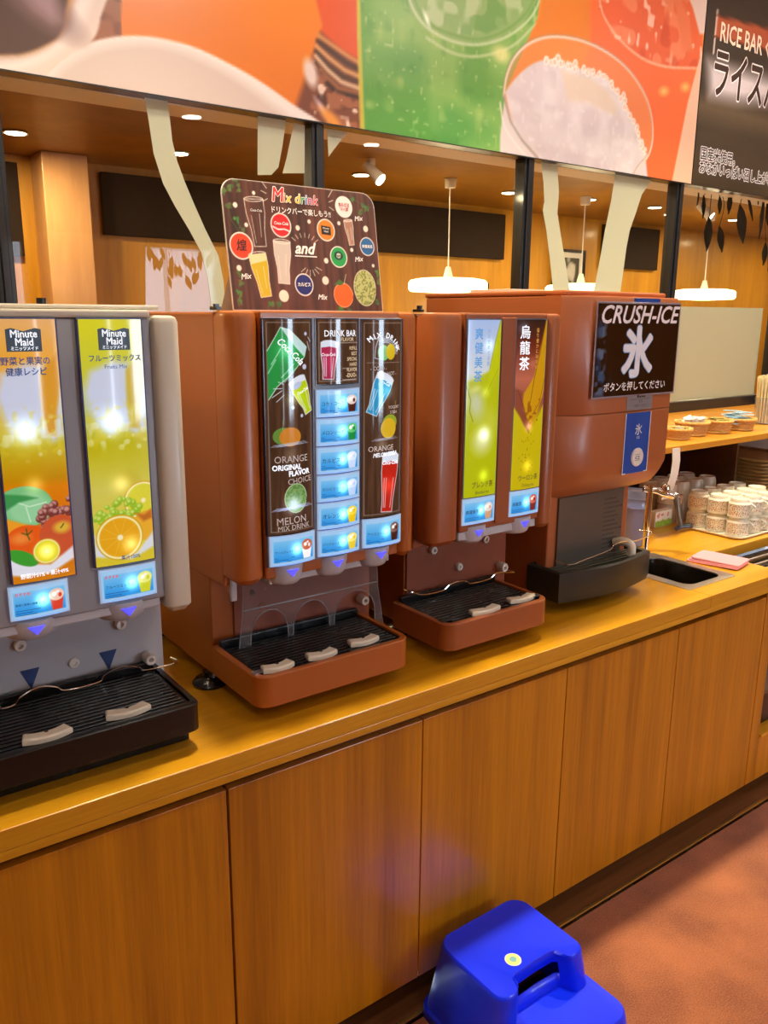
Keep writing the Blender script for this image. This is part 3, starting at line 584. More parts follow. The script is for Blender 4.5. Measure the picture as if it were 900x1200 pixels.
for y in (.075, .12, .165, .21): cyl(b, (2.605, y, .812), (4.59, y, .812), .005, n=8)
obj('rail', b, STEEL, t, True); obj('well_panel', BX(2.603, 4.598, .052, .268, .795, .803), BLACKP, t)
o = obj('food_box', bx(BX(2.68, 2.95, .2, .5, .352, .50, .01), 2.69, 2.94, .21, .49, .50, .52, .005), WHITEP, loc=(2.8, .35, .352)); tag(o, 'pale storage box inside the display case at the right edge', 'box')

# ------------------------------------------------ shared dispenser pieces
def qbox(bm, x0, x1, y0, y1, z0, z1, rf, rb=.004, rt=.01):      # box with rounded upright edges and softened top and bottom
    R_ = [(z0, rt), (z0+rt, 0), (z1-rt, 0), (z1-rt*.3, rt*.3), (z1, rt)]
    loft(bm, [[(x, y, z) for x, y in rrect(x0+i_, x1-i_, y0+i_, y1-i_, max(.001, rf-i_), 5, (rb, rb, max(.001, rf-i_), max(.001, rf-i_)))] for z, i_ in R_]); return bm
def foot(t, x, y, z=.88):
    obj('foot', lathe(nb(), [(.038, .8505), (.040, .856), (.034, .864), (.018, .870), (.016, z+.002)], (x, y, 0), 20), BLACKP, t, True)
def nozzle(t, cx, y, z0=1.108, z1=1.152, w=.038, dep=.06, m=None):
    b = nb(); P = []
    for z, k_ in ((z1, 1.0), (z1-.008, 1.0), (z0+.012, .93), (z0+.004, .86), (z0, .78)):
        P.append([(cx+math.cos(PI+PI*i/12)*w*k_, y+dep+math.sin(PI+PI*i/12)*dep*k_, z) for i in range(13)])
    loft(b, P); h = obj('nozzle_housing', b, m or LGREY, t, 50)
    zt = z1-.009; zb = z1-.024; k = lambda z: 1.0-.07*(zt-z)/(z1-z0)
    q = nb(); yv = lambda x, z: y+dep-dep*math.sqrt(max(0, 1-((x-cx)/w)**2))*k(z)
    T_ = [(cx-.014, zt), (cx-.007, zt), (cx, zt), (cx+.007, zt), (cx+.014, zt), (cx, zb)]
    A_ = [q.verts.new((x, yv(x, z)-.0015, z)) for x, z in T_]; B_ = [q.verts.new((x, yv(x, z)+.004, z)) for x, z in T_]
    for i in range(4): q.faces.new((A_[i], A_[i+1], A_[5])); q.faces.new((B_[i+1], B_[i], B_[5])); q.faces.new((A_[i], B_[i], B_[i+1], A_[i+1]))
    q.faces.new((A_[0], A_[5], B_[5], B_[0])); q.faces.new((A_[4], B_[4], B_[5], A_[5]))
    obj('blue_pointer', q, BLTRI, h); return h
def tray(t, x0, x1, y0, y1, z0, z1, shell, grips, rf=.03, slat=BLACKP, zf=None):
    b = nb(); o_ = rrect(x0, x1, y0, y1, .004, 6, (.004, .004, rf, rf)); i_ = rrect(x0+.012, x1-.012, y0+.014, y1-.006, .004, 6, (.004, .004, rf*.7, rf*.7)); u_ = rrect(x0+.006, x1-.006, y0+.008, y1, .004, 6, (.004, .004, rf, rf))
    loft(b, [[(x, y, z0) for x, y in u_], [(x, y, z0+.006) for x, y in o_], [(x, y, z1-.002) for x, y in o_], [(x, y, z1) for x, y in [(p[0]+(q[0]-p[0])*.15, p[1]+(q[1]-p[1])*.15) for p, q in zip(o_, i_)]], [(x, y, z1) for x, y in i_], [(x, y, z0+.012) for x, y in i_]])
    obj('drip_tray', b, shell, t, 40)
    g = nb(); n = int((y1-y0-.03)/.0135)
    for i in range(n):
        y = y0+.02+i*.0135; bx(g, x0+.02, x1-.02, y, y+.008, z1-.012, z1-.003, .001, 1)
    bx(g, x0+.014, x0+.022, y0+.018, y1-.008, z1-.013, z1-.0045); bx(g, x1-.022, x1-.014, y0+.018, y1-.008, z1-.013, z1-.0045); bx(g, x0+.014, x1-.014, y0+.016, y1-.008, z1-.0185, z1-.0125)
    bx(g, x0+.012, x1-.012, y1-.02, y1-.006, z1-.012, z1+.014, .003)
    gr = obj('drip_grille', g, slat, t)
    for cx, cy, w in grips:
        P = []
        for i in range(13):
            a = -1+2*i/12; P.append((cx+a*w, cy-.016+.011*a*a))
        for i in range(13):
            a = 1-2*i/12; P.append((cx+a*w*.84, cy+.007+.012*a*a))
        k = nb(); loft(k, [[(x, y, z1-.002) for x, y in P], [(x, y, z1+.006) for x, y in P], [(cx+(x-cx)*.93, cy+(y-cy)*.8, z1+.009) for x, y in P]]); p = obj('cup_guide', k, IVORY, t, 40)
        obj('pin', cyl(nb(), (cx, cy+.004, z1+.008), (cx, cy+.004, z1+.0105), .0035, n=10), BLACKI, p)
def knob(t, x, z, y, r=.011, L_=.014, m=None, hole=True):
    k = lathe(nb(), [(r*.9, 0), (r, .002), (r, L_-.003), (r*.85, L_), (r*.45, L_), (r*.4, L_*.5)], (0, 0, 0), 18)
    for v in k.verts: v.co = Vector((x+v.co.x, y-v.co.z, z+v.co.y))
    obj('cap', k, m or WHITEP, t, True)
def rail(t, pts, y, yo=.035, m=CHROME):
    P = [(pts[0][0], y, pts[0][1])]+[(x, y-yo, z) for x, z in pts]+[(pts[-1][0], y, pts[-1][1])]
    obj('wire_rail', tube(nb(), smooth_path(P, 5), .0019, 6), m, t, True)

def glass_pic(q, cx, cz, w0, w1, h, a, col, top=(225, 235, 250), out=(235, 240, 250), lw=.0016, scr=True, word=None):
    c, s_ = math.cos(a), math.sin(a); T_ = lambda u, v: (cx+u*c-v*s_, cz+u*s_+v*c)
    prof = [(-w0, h/2), (-w0*.97, h*.2), (-w0*.75, -h*.1), (-w1*1.02, -h*.3), (-w1, -h/2), (w1, -h/2), (w1*1.02, -h*.3), (w0*.75, -h*.1), (w0*.97, h*.2), (w0, h/2)]
    P = [T_(u, v) for u, v in prof]; q.poly(P, col); q.poly([T_(u, v) for u, v in ((-w0, h/2), (-w0*.98, h*.36), (0, h*.40), (w0*.98, h*.36), (w0, h/2))], top)
    q.ell(*T_(0, h/2), w0, w0*.3, top, a)
    for k in (-.62, -.38, .5): q.line([T_(w0*k, h*.1), T_(w1*k*1.1, -h*.42)], lw, out, None, .8)
    q.line(P+[P[0]], lw, out, None, .9)
def label_pic(q, x0, x1, z0, z1, col, col2, kind=0):
    q.bg((150, 190, 225)); wd = x1-x0; h = z1-z0
    m_ = q.pmask([(x0+.004, z0+.005), (x1-.004, z0+.005), (x1-.004, z1-.008), (x0+.004, z1-.008)], .002)
    k = np.clip((q.Z-z0)/h, 0, 1)[:, None]; q.mixin(m_, np.array((20, 130, 214))/255*(1-k)+np.array((130, 190, 226))/255*k)
    cx = x1-wd*.2; cz = z0+h*.42
    q.poly([(cx-wd*.13, cz+h*.12), (cx-wd*.09, z0+h*.1), (cx+wd*.09, z0+h*.1), (cx+wd*.13, cz+h*.12)], col); q.ell(cx, cz+h*.18, wd*.14, h*.2, col2)
    q.ell(cx-.004, cz+h*.2, .004, .004, (255, 245, 235)); q.ell(cx+.006, cz+h*.15, .003, .004, col); q.ell(cx+.002, cz+h*.27, .003, .002, (240, 240, 250))
    q.led(x0+wd*.55, z0+h*.5, .011, 1); q.white(x0+wd*.55, z0+h*.5, .012, (150, 245, 250), .9)
def label_plate(t, x0, x1, z0, z1, yF, bulge, col, col2, s, red=False, big=.011):
    cx, hw = (x0+x1)/2, (x1-x0)/2; F = fr(yF, cx, hw, bulge)
    o = obj('flavor_label', sheet(nb(), F, [(x0+(x1-x0)*i/8, z0) for i in range(9)]+[(x1-(x1-x0)*i/8, z1) for i in range(9)], -.004, .0), mat('label_rim', (186, 206, 232), .3, emit=.35) if 'RIM' not in globals() else RIM, t)
    q = Ras(x0+.003, x1-.003, z0+.003, z1-.003, .0011); label_pic(q, x0+.003, x1-.003, z0+.003, z1-.003, col, col2); q.build('printed_label', F, PRLBL, o, .0006)
    bm = nb(); w_ = len(s); sz = min(big, (x1-x0)*.52/max(4, w_))
    text(bm, s, x0+.009, z0+(z1-z0)*.42, sz, F, .0014, .95, .01)
    for i, ln in enumerate((.5, .34, .42)): sheet(bm, F, [(x0+.009, z0+.016-.004*i), (x0+.009+(x1-x0)*ln*.8, z0+.016-.004*i), (x0+.009+(x1-x0)*ln*.8, z0+.0168-.004*i), (x0+.009, z0+.0168-.004*i)], .0009, .0014)
    flat('lettering', bm, TEXD, o)
    if red: flat('red_lettering', text(nb(), 'おすすめ', x0+.009, z1-.017, .007, F, .0014, .9, .02), mat('red_lit', (226, 70, 60), .4, emit=.6), o)
RIM = mat('label_rim', (176, 200, 230), .3, emit=.35)

# ------------------------------------------------ white juice dispenser (left)
t = thing('drink_dispenser', (.375, .45, .85), 'white and grey juice dispenser with two lit yellow panels at the left end', 'drink dispenser', 'drink dispensers on the counter')
XL, XR, FY = .135, .602, .13
b = nb(); qbox(b, XL+.005, XR-.004, .20, .74, 1.10, 1.652, .006); obj('upper_body', b, CREAM, t, 40)
b = nb(); bx(b, XL+.01, XR-.004, .29, .74, .882, 1.10, .003); obj('lower_body', b, LGREY, t)
b = nb(); qbox(b, XL+.02, .5665, .142, .20, 1.135, 1.650, .004, .002, .003); obj('door_panel', b, GREYP, t, 40)
b = nb(); qbox(b, .5525, .6035, .126, .215, 1.105, 1.655, .016, .006, .012); obj('side_post', b, CREAM, t, 40); b = nb(); qbox(b, XL-.001, .186, .126, .215, 1.105, 1.655, .016, .006, .012); obj('side_post', b, CREAM, t, 40)
b = nb(); bx(b, .187, .5525, .135, .21, 1.6505, 1.664, .004); obj('top_cap', b, CREAM, t)
b = nb(); bx(b, XL, .575, .15, .72, 1.6645, 1.672, .003); obj('lid', b, CREAM, t)
obj('lid_knob', cyl(nb(), (.415, .30, 1.672), (.415, .30, 1.684), .009, n=14), BLACKP, t, True)
b = nb(); bx(b, XL+.01, XR-.006, .283, .289, .90, 1.10, .001); sp = obj('splash_panel', b, LGREY, t)
for cx, cz in ((.331, .994), (.481, .995)): obj('blue_triangle', sheet(nb(), fr(.283), [(cx-.018, cz), (cx+.018, cz), (cx, cz-.042)], 0, .0008), INKB, sp)
for x, z in ((.317, 1.048), (.509, 1.048)): knob(t, x, z, .283, .0115, .012)
knob(t, .413, .987, .283, .011, .006); knob(t, .559, .965, .283, .012, .03)
rail(t, [(.27, .942), (.292, .943), (.305, .955), (.337, .966), (.368, .958), (.387, .946), (.45, .946), (.462, .957), (.495, .966), (.53, .957), (.547, .946), (.612, .947)], .283, .03)
obj('connector_bar', BX(XL+.005, .545, .146, .28, 1.118, 1.136, .003), LGREY, t)
for cx in (.318, .48): nozzle(t, cx, .132, 1.104, 1.140, .052, .06)
tray(t, XL+.005, .578, .055, .282, .885, .945, BLACKP, ((.308, .088, .042), (.452, .094, .042)), .02)
obj('base_frame', BX(XL+.03, .57, .10, .70, .8515, .8815, .002), BLACKP, t)
# two backlit juice prints
def fruit_orange(q, x, z, r, c=(236, 170, 30)):
    q.ell(x, z, r, r*.98, (214, 160, 20)); q.ell(x, z, r*.95, r*.93, (250, 240, 170)); q.ell(x, z, r*.86, r*.84, c)
    for i in range(10): a = i*PI/5; q.line([(x, z), (x+math.cos(a)*r*.84, z+math.sin(a)*r*.82)], .0011, (246, 206, 96), None, .5)
    q.ell(x, z, r*.12, r*.12, (250, 240, 190))
def juice(x0, x1, z0, z1, kind):
    wd = x1-x0; q = Ras(x0, x1, z0, z1, .0012); U = lambda u, v: (x0+wd*u, z1-(z1-z0)*v)
    if kind == 'mix': q.vgrad([(z1, (222, 216, 40)), (z1-.09*.98, (206, 204, 60)), (z1-.14, (196, 204, 150)), (z0+.22, (196, 186, 20)), (z0+.14, (214, 204, 90)), (z0, (226, 210, 60))])
    else: q.vgrad([(z1, (236, 178, 110)), (z1-.06, (240, 170, 60)), (z1-.12, (230, 190, 120)), (z1-.2, (206, 190, 40)), (z1-.26, (200, 140, 10)), (z0+.16, (226, 130, 10)), (z0+.08, (220, 110, 20)), (z0, (216, 130, 20))])
    # pale splash
    q.poly([U(.12, .20), U(.5, .16), U(.74, .17), U(.70, .28), U(.78, .38), U(.96, .30), U(1.0, .22), U(1.0, .44), U(.8, .46), U(.6, .42), U(.4, .46), U(.2, .42), U(.08, .34), U(.03, .28)], (206, 214, 242), .014, .95)
    q.poly([U(.70, .20), U(1, .12), U(1, .24), U(.92, .34), U(.88, .44), U(.72, .43), U(.68, .34)], (206, 172, 30) if kind == 'mix' else (222, 150, 20), .006, .85)
    q.speck((222, 206, 60), 120, .55, .5, 31, q.pmask([U(0, .33), U(1, .33), U(1, .50), U(0, .50)], .02)); q.speck((236, 240, 210), 95, .6, .5, 33, q.pmask([U(0, .36), U(1, .36), U(1, .54), U(0, .50)], .02))
    q.speck((180, 140, 10), 18, .5, .35, 34, q.pmask([U(0, .46), U(1, .44), U(1, .74), U(0, .74)], .02), .4)
    if kind == 'mix':
        x, z = U(.86, .74); fruit_orange(q, x, z, wd*.34, (222, 216, 60))
        for i in range(46):
            u = random.uniform(.03, .82); v = .80-.09*math.sin(u*3.2)*random.random()-.01; x, z = U(u, v+random.uniform(-.01, .035)); r = random.uniform(.0045, .0065); q.ell(x, z, r, r, (150, 190, 40)); q.ell(x-.001, z+.0015, r*.6, r*.55, (206, 226, 110), 0, .003)
        x, z = U(.92, .85); q.ell(x, z, .03, .028, (236, 176, 50)); q.poly([U(.70, .79), U(.86, .80), U(1, .78), U(1, .82), U(.84, .83)], (196, 110, 40), .006)
        q.poly([U(0, .93), U(.5, .985), U(1, .93), U(1, 1.1), U(0, 1.1)], (220, 200, 50), .004); q.poly([U(0, .86), U(.3, .95), U(.7, .96), U(1, .88), U(1, .945), U(.6, .985), U(0, .955)], (222, 226, 240), .006)
        x, z = U(.42, .885); fruit_orange(q, x, z, wd*.40)
        L_ = ((.42, .40, .02, 1), (.50, .66, .015, .7), (.6, .92, .013, .8))
    else:
        x, z = U(.28, .70); q.ell(x, z, .045, .035, (120, 196, 130)); q.ell(x+.008, z-.004, .034, .026, (150, 214, 160), 0, .01); q.line([U(.0, .66), U(.35, .70), U(.62, .69)], .002, (210, 240, 210)); q.line([U(.3, .70), U(.35, .76)], .002, (210, 240, 210)); q.poly([U(-.1, .64), U(.32, .655), U(.5, .67), U(.2, .68), U(-.1, .72)], (56, 150, 80), .004)
        q.poly([U(-.1, .73), U(.2, .76), U(.6, .80), U(.62, .84), U(.3, .83), U(-.1, .80)], (240, 160, 40), .004)
        for i in range(34):
            u = random.uniform(.5, 1.0); x, z = U(u, .74+random.uniform(-.045, .04)+(.85-u)*.05); r = random.uniform(.005, .0075); q.ell(x, z, r, r, (120, 56, 54)); q.ell(x-.0012, z+.002, r*.62, r*.55, (206, 150, 140), 0, .003)
        x, z = U(.28, .84); q.ell(x, z, .036, .03, (234, 92, 26)); q.ell(x-.01, z+.008, .014, .009, (244, 140, 60), 0, .01); q.line([U(.2, .80), U(.28, .81), U(.36, .795)], .002, (60, 90, 30)); q.line([U(.27, .785), U(.28, .81), U(.31, .83)], .002, (60, 90, 30))
        x, z = U(.80, .83); q.ell(x, z, .034, .036, (206, 86, 50)); q.ell(x+.004, z+.014, .014, .01, (226, 180, 60), 0, .008); q.line([U(.82, .80), U(.87, .785)], .002, (70, 90, 30))
        q.poly([U(-.1, .86), U(.25, .925), U(.6, .94), U(1, .88), U(1, .93), U(.6, .975), U(.2, .975), U(-.1, .96)], (232, 232, 244), .005)
        x, z = U(.18, .90); q.ell(x, z, .026, .012, (60, 160, 50), -.5); x, z = U(.56, .885); fruit_orange(q, x, z, wd*.22, (226, 216, 30))
        L_ = ((.40, .41, .02, 1), (.46, .62, .013, .5), (.56, .885, .012, 1))
    for u, v, r, k in L_: x, z = U(u, v); q.led(x, z, r, k); q.white(x, z, r*1.1, (226, 250, 255) if v < .5 else (250, 240, 150), .8*k)
    return q
for kind, x0, x1, z0, z1, ly in (('veg', .2995-.012, .3895, 1.213, 1.648, 0), ('mix', .4265, .533, 1.218, 1.648, 0)):
    F = fr(.136, (x0+x1)/2, .056, .006)
    fm = nb(); bx(fm, x0-.003, x1+.003, .1325, .1425, z0-.002, z1+.002, .001)
    p = obj('lit_panel', fm, mat('panel_frame', (70, 76, 130), .3), t); F = fr(.1315, (x0+x1)/2, (x1-x0)/2, .003)
    juice(x0, x1, z0, z1, kind).build('backlit_print', F, PRLIT, p, .0)
    bm = nb(); cx = (x0+x1)/2+(.004 if kind == 'mix' else .0)
    lg = nb(); sheet(lg, F, [(cx-.027, 1.632), (cx-.018, 1.634), (cx, 1.629), (cx+.018, 1.634), (cx+.027, 1.632), (cx+.027, 1.597), (cx-.027, 1.597)], .0006, .0012); flat('logo_plate', lg, mat('logo_slate', (62, 78, 92), .4, emit=.35), p)
    for s_, z, sz in (('Minute', 1.6195, .0165), ('Maid', 1.6065, .0165), ('ミニッツメイド', 1.5995, .0068)): text(bm, s_, cx, z, sz, F, .0018, .9, .018, 0, 0, 'C')
    flat('lettering', bm, TEXW, p)
    bm = nb()
    if kind == 'mix': text(bm, 'フルーツミックス', cx, 1.579, .0125, F, .0014, .92, .02, 0, 0, 'C'); text(bm, 'Fruits Mix', cx, 1.566, .0098, F, .0014, 1, .004, 0, 0, 'C'); text(bm, '果汁100%', cx+.004, z0+.008, .0095, F, .0014, .9, .012, 0, 0, 'C')
    else: text(bm, '野菜と果実の', cx, 1.577, .014, F, .0014, .92, .02, 0, 0, 'C'); text(bm, '健康レシピ', cx-.0, 1.56, .014, F, .0014, .92, .02, 0, 0, 'C')
    flat('dark_lettering', bm, TEXN, p)
    if kind == 'veg': flat('juice_share_lettering', text(nb(), '野菜汁51% + 果汁49%', cx, z0+.008, .0092, F, .0014, .9, .015, 0, 0, 'C'), TEXW, p)
label_plate(t, .278, .376, 1.148, 1.208, .134, .004, (206, 60, 40), (230, 190, 170), '野菜と果実の健康レシピ', True, .0075)
label_plate(t, .43, .535, 1.149, 1.211, .134, .004, (196, 200, 40), (226, 226, 120), 'フルーツミックス', True, .0075)
foot(t, .56, .60, .8815)

# ------------------------------------------------ three column soda dispenser
t = thing('drink_dispenser', (.93, .45, .85), 'orange soda dispenser with three lit chalkboard style columns, second machine from the left', 'drink dispenser', 'drink dispensers on the counter')
XL, XR = .70, 1.150
b = nb(); bx(b, XL+.004, XR-.004, .205, .755, 1.108, 1.662, .004); obj('upper_body', b, ORG, t)
b = nb(); bx(b, XL+.008, XR-.02, .283, .75, .881, 1.1075, .003); obj('lower_body', b, ORG, t)
b = nb(); qbox(b, XL, .7655, .128, .20, 1.126, 1.665, .028, .006, .012); obj('door_post', b, ORG, t, 40)
b = nb(); qbox(b, 1.1025, XR, .128, .20, 1.122, 1.665, .024, .006, .012); obj('door_post', b, ORG, t, 40)
b = nb(); bx(b, .7655, 1.1025, .136, .20, 1.13, 1.665, .004); obj('door', b, ORG, t)
b = nb(); bx(b, .7665, 1.1015, .1265, .1355, 1.156, 1.6525, .002); bz = obj('bezel', b, mat('bezel_grey', (128, 132, 146), .3), t)
obj('hinge', bx(BX(XL+.001, XL+.012, .185, .214, 1.6655, 1.672, .001), XL+.002, XL+.01, .19, .20, 1.672, 1.677), BLACKP, t)
obj('latch', BX(.716, .73, .196, .2045, 1.075, 1.125, .003), LGREY, t)
WB = (74, 50, 36)
def chalk(x0, x1, z0, z1):
    q = Ras(x0, x1, z0, z1, .0011).bg(WB); a = vnoise(q.X*1.0, q.Z*.05, 420, 3)*.5+vnoise(q.X, q.Z*.08, 150, 4)*.5
    q.c *= (.72+.6*a)[:, None]; k = np.clip((q.Z-z0)/(z1-z0), 0, 1)
    q.line([(x0+.005, z0+.006), (x1-.005, z0+.006), (x1-.005, z1-.006), (x0+.005, z1-.006), (x0+.005, z0+.006)], .0011, (190, 180, 175), None, .8); return q
DRK = []
def column(x0, x1, z0, z1, q):
    F = fr(.1245, (x0+x1)/2, (x1-x0)/2, .011); o = obj('lit_column', sheet(nb(), F, [(x0-.002+(x1-x0+.004)*i/10, z0-.002) for i in range(11)]+[(x1+.002-(x1-x0+.004)*i/10, z1+.002) for i in range(11)], -.010, -.0004), mat('column_rim', (60, 62, 84), .2), t)
    q.build('backlit_print', F, PRLIT, o, .0); return o, F
def dots(q, L_, c=(200, 205, 230)):
    for x, z, r in L_: q.ell(x, z, r, r, c)
# left column
A = lambda *v: [fpt for fpt in v]
z0, z1 = 1.226, 1.6495
q = chalk(.768, .874, z0, z1); UX = lambda x0, x1, z0, z1: (lambda u, v: (x0+(x1-x0)*u, z1-(z1-z0)*v))
U = UX(.768, .874, z0, z1)
x, z = U(.32, .17)
q.poly([U(.30, .035), U(.80, .12), U(.84, .16), U(.55, .235), U(.22, .30), U(.06, .36), U(.05, .14)], (30, 150, 70)); q.poly([U(.30, .035), U(.46, .045), U(.86, .125), U(.80, .17), U(.62, .13), U(.42, .075)], (196, 226, 226)); q.line([U(.05, .14), U(.30, .035), U(.46, .045), U(.86, .125), U(.80, .17), U(.55, .235), U(.22, .30), U(.06, .36)], .0014, (200, 240, 220))
for a_ in ((.12, .20, .3, .13), (.06, .24, .2, .18), (.3, .26, .56, .2), (.36, .28, .6, .22)): q.line([U(a_[0], a_[1]), U(a_[2], a_[3])], .0022, (170, 226, 190), None, .8)
glass_pic(q, *U(.76, .35), .020, .010, .072, .42, (190, 214, 20)); q.ell(*U(.62, .30), .012, .006, (190, 205, 235), .5)
dots(q, [(*U(.84, .065), .0035), (*U(.80, .215), .0052), (*U(.52, .40), .0038), (*U(.72, .44), .0034)])
for a_ in ((.12, .35, .30, .32), (.15, .31, .30, .31), (.2, .37, .34, .34), (.24, .28, .33, .29), (.88, .10, .93, .14), (.90, .08, .96, .10)): q.line([U(a_[0], a_[1]), U(a_[2], a_[3])], .0013, (220, 225, 235))
q.ell(*U(.32, .53), .022, .017, (96, 140, 60)); q.ell(*U(.46, .535), .024, .019, (206, 130, 40)); q.line([U(.30, .50), U(.32, .45)], .001, (150, 180, 120))
for i in range(7): q.line([U(.08+.03*i, .578-.004*(i % 3)), U(.86-.04*i, .57-.005*(i % 3))], .001, (190, 205, 240), None, .7)
q.ell(*U(.56, .83), .026, .030, (120, 160, 90)); q.speck((70, 120, 60), 260, .5, .6, 41, q.emask(*U(.56, .83), .024, .028)); q.line(ell(*U(.56, .83), .026, .030), .0012, (210, 230, 190))
for i in range(9): q.line([U(.06+.03*i, .885-.004*(i % 4)), U(.95-.04*i, .875-.006*(i % 3))], .001, (190, 205, 255), None, .8)
for u, v, r, k, c in ((.42, .14, .02, .6, (140, 240, 180)), (.52, .36, .017, .5, (240, 250, 160)), (.5, .86, .02, 1, (210, 225, 255)), (.45, .62, .02, .3, (220, 200, 170))): x, z = U(u, v); q.led(x, z, r, k); q.white(x, z, r*.8, c, .8*k)
o, F = column(.768, .874, z0, z1, q)
bm = nb(); x, z = U(.36, .145); text(bm, 'Coca-Cola', *U(.20, .10), .020, F, .0016, .80, .012, .35, -.72, 'L')
text(bm, 'Coca-Cola', *U(.62, .345), .0085, F, .0016, .8, .01, .3, .42, 'L')
text(bm, 'ORIGINAL', *U(.08, .69), .0150, F, .0014, .92, .03); text(bm, 'FLAVOR', *U(.40, .722), .0150, F, .0014, .92, .03, 0, .05); flat('lettering', bm, TEXW, o)
bm = nb(); text(bm, 'ORANGE', *U(.12, .655), .0195, F, .0012, .95, -.006); text(bm, 'CHOICE', *U(.38, .762), .0165, F, .0012, .95, -.006, 0, .06); text(bm, 'MELON', *U(.14, .955), .0215, F, .0012, .95, -.006, 0, .03); text(bm, 'MIX DRINK', *U(.16, .985), .0155, F, .0012, .95, -.006, 0, .03); flat('thin_lettering', bm, mat('lit_grey_ink', (190, 180, 176), .4, emit=.45), o)
# middle column: header and six labels
z0, z1 = 1.522, 1.6495; q = chalk(.885, .986, z0, z1); U = UX(.885, .986, z0, z1)
glass_pic(q, *U(.25, .64), .018, .0115, .072, -.05, (176, 40, 80)); q.line([U(.42, .36), U(.96, .36)], .001, (220, 210, 200)); q.line([U(.55, .76), U(.92, .76)], .001, (220, 210, 200)); q.line([U(.55, .94), U(.92, .94)], .001, (220, 210, 200))
x, z = U(.5, .2); q.led(x, z, .02, .4); q.led(*U(.25, .65), .018, .3)
o, F = column(.885, .986, z0, z1, q)
bm = nb(); text(bm, 'DRINK BAR', *U(.14, .26), .0175, F, .0014, .86, .008); text(bm, 'Coca-Cola', *U(.08, .56), .0085, F, .0016, .8, .01, .3); flat('lettering', bm, TEXW, o)
bm = nb(); text(bm, 'FLAVOR', *U(.5, .335), .0105, F, .0014, .9, .01)
for k_, s_ in enumerate(('REFILL', 'BEST', 'SPECIAL', 'HARD', 'FLAVOR')): text(bm, s_, *U(.95, .47+.085*k_), .0098, F, .0014, .85, .01, 0, 0, 'R')
text(bm, '-DUO-', *U(.93, .90), .0115, F, .0014, .9, .02, 0, 0, 'R'); flat('small_lettering', bm, mat('lit_tan_ink', (214, 196, 160), .4, emit=.55), o)
LB = (('コカ・コーラ', (70, 26, 20), (226, 200, 190)), ('メロンソーダ', (20, 130, 60), (90, 190, 110)), ('カルピス', (190, 210, 240), (214, 226, 245)), ('カルピスソーダ', (180, 204, 240), (206, 222, 245)), ('オレンジ', (226, 190, 20), (240, 210, 60)), ('ジンジャーエール', (222, 196, 50), (240, 222, 110)))
for i, (s_, c1_, c2_) in enumerate(LB): label_plate(t, .882, .987, 1.5135-.0587*(i+1)+.0015, 1.5135-.0587*i-.0015, .1215, .009, c1_, c2_, s_)
# right column
z0, z1 = 1.230, 1.6485; q = chalk(.995, 1.101, z0, z1); U = UX(.995, 1.101, z0, z1)
for rr in (.020, .0235, .027): q.line([(U(.50, .155)[0]+rr*1.25*math.cos(a), U(.50, .155)[1]+rr*math.sin(a)) for a in np.linspace(-.2, 1.9, 12)], .0013, (210, 220, 240))
q.ell(*U(.46, .16), .014, .016, (130, 200, 130)); q.ell(*U(.64, .155), .013, .0165, (220, 190, 40)); q.line([U(.12, .09), U(.34, .09), U(.28, .13), U(.26, .185), U(.36, .19)], .0014, (200, 210, 230)); q.line([U(.1, .208), U(.9, .208)], .0009, (200, 190, 180), None, .6)
glass_pic(q, *U(.36, .37), .023, .0125, .085, -.42, (30, 150, 200)); glass_pic(q, *U(.62, .83), .024, .015, .125, -.10, (196, 36, 24))
q.ell(*U(.64, .51), .02, .017, (150, 170, 50)); q.ell(*U(.60, .54), .021, .022, (222, 180, 40)); q.line([U(.75, .47), U(.80, .40)], .001, (190, 190, 120))
for i in range(6): q.line([U(.2+.03*i, .60-.004*(i % 3)), U(.86-.04*i, .595-.005*(i % 3))], .001, (190, 205, 240), None, .6)
for u, v, r, k, c in ((.55, .35, .018, .6, (160, 240, 255)), (.5, .10, .018, .4, (210, 240, 255)), (.60, .84, .02, .5, (255, 90, 60)), (.45, .62, .016, .35, (230, 210, 180))): x, z = U(u, v); q.led(x, z, r, k); q.white(x, z, r*.8, c, .8*k)
o, F = column(.995, 1.101, z0, z1, q)
bm = nb()
for i, ch in enumerate('MIX DRINK'):
    a = 2.25-i*.25; cx, cz = U(.42, .165); text(bm, ch, cx+.040*math.cos(a), cz+.034*math.sin(a), .0150, F, .0014, .95, .02, 0, a-PI/2, 'C')
text(bm, 'Coca-Cola', *U(.42, .725), .0125, F, .0018, .86, .012, .3, -.04); text(bm, 'Coca-Cola', *U(.34, .30), .0085, F, .0018, .8, .012, .3, -.42); text(bm, 'MELON SODA', *U(.22, .685), .0125, F, .0014, .8, .02, .3, .04); flat('lettering', bm, TEXW, o)
bm = nb(); text(bm, '- COLD -', *U(.16, .245), .0115, F, .0014, .85); text(bm, '- HOT -', *U(.48, .272), .0115, F, .0014, .85); text(bm, 'ORANGE', *U(.12, .655), .0165, F, .0012, .95, -.006, 0, .02); text(bm, 'YOGURT', *U(.58, .44), .009, F, .0012, .9); text(bm, 'SODA', *U(.62, .465), .009, F, .0012, .9); flat('thin_lettering', bm, mat('lit_grey_ink', (200, 190, 184), .4, emit=.5), o)
label_plate(t, .768, .874, 1.1605, 1.2235, .1215, .009, (240, 236, 236), (190, 90, 60), 'アールグレイティー')
label_plate(t, .996, 1.100, 1.163, 1.2275, .1215, .009, (60, 24, 18), (120, 80, 70), 'アイスコーヒー')
obj('connector_bar', BX(.78, 1.09, .150, .20, 1.112, 1.1295, .003), LGREY, t)
for cx in (.82, .932, 1.046): nozzle(t, cx, .119, 1.112, 1.156, .046, .055)
sp = obj('splash_panel', BX(XL+.06, XR-.03, .277, .2825, .90, 1.107, .001), mat('splash_brown', (150, 84, 62), .3), t)
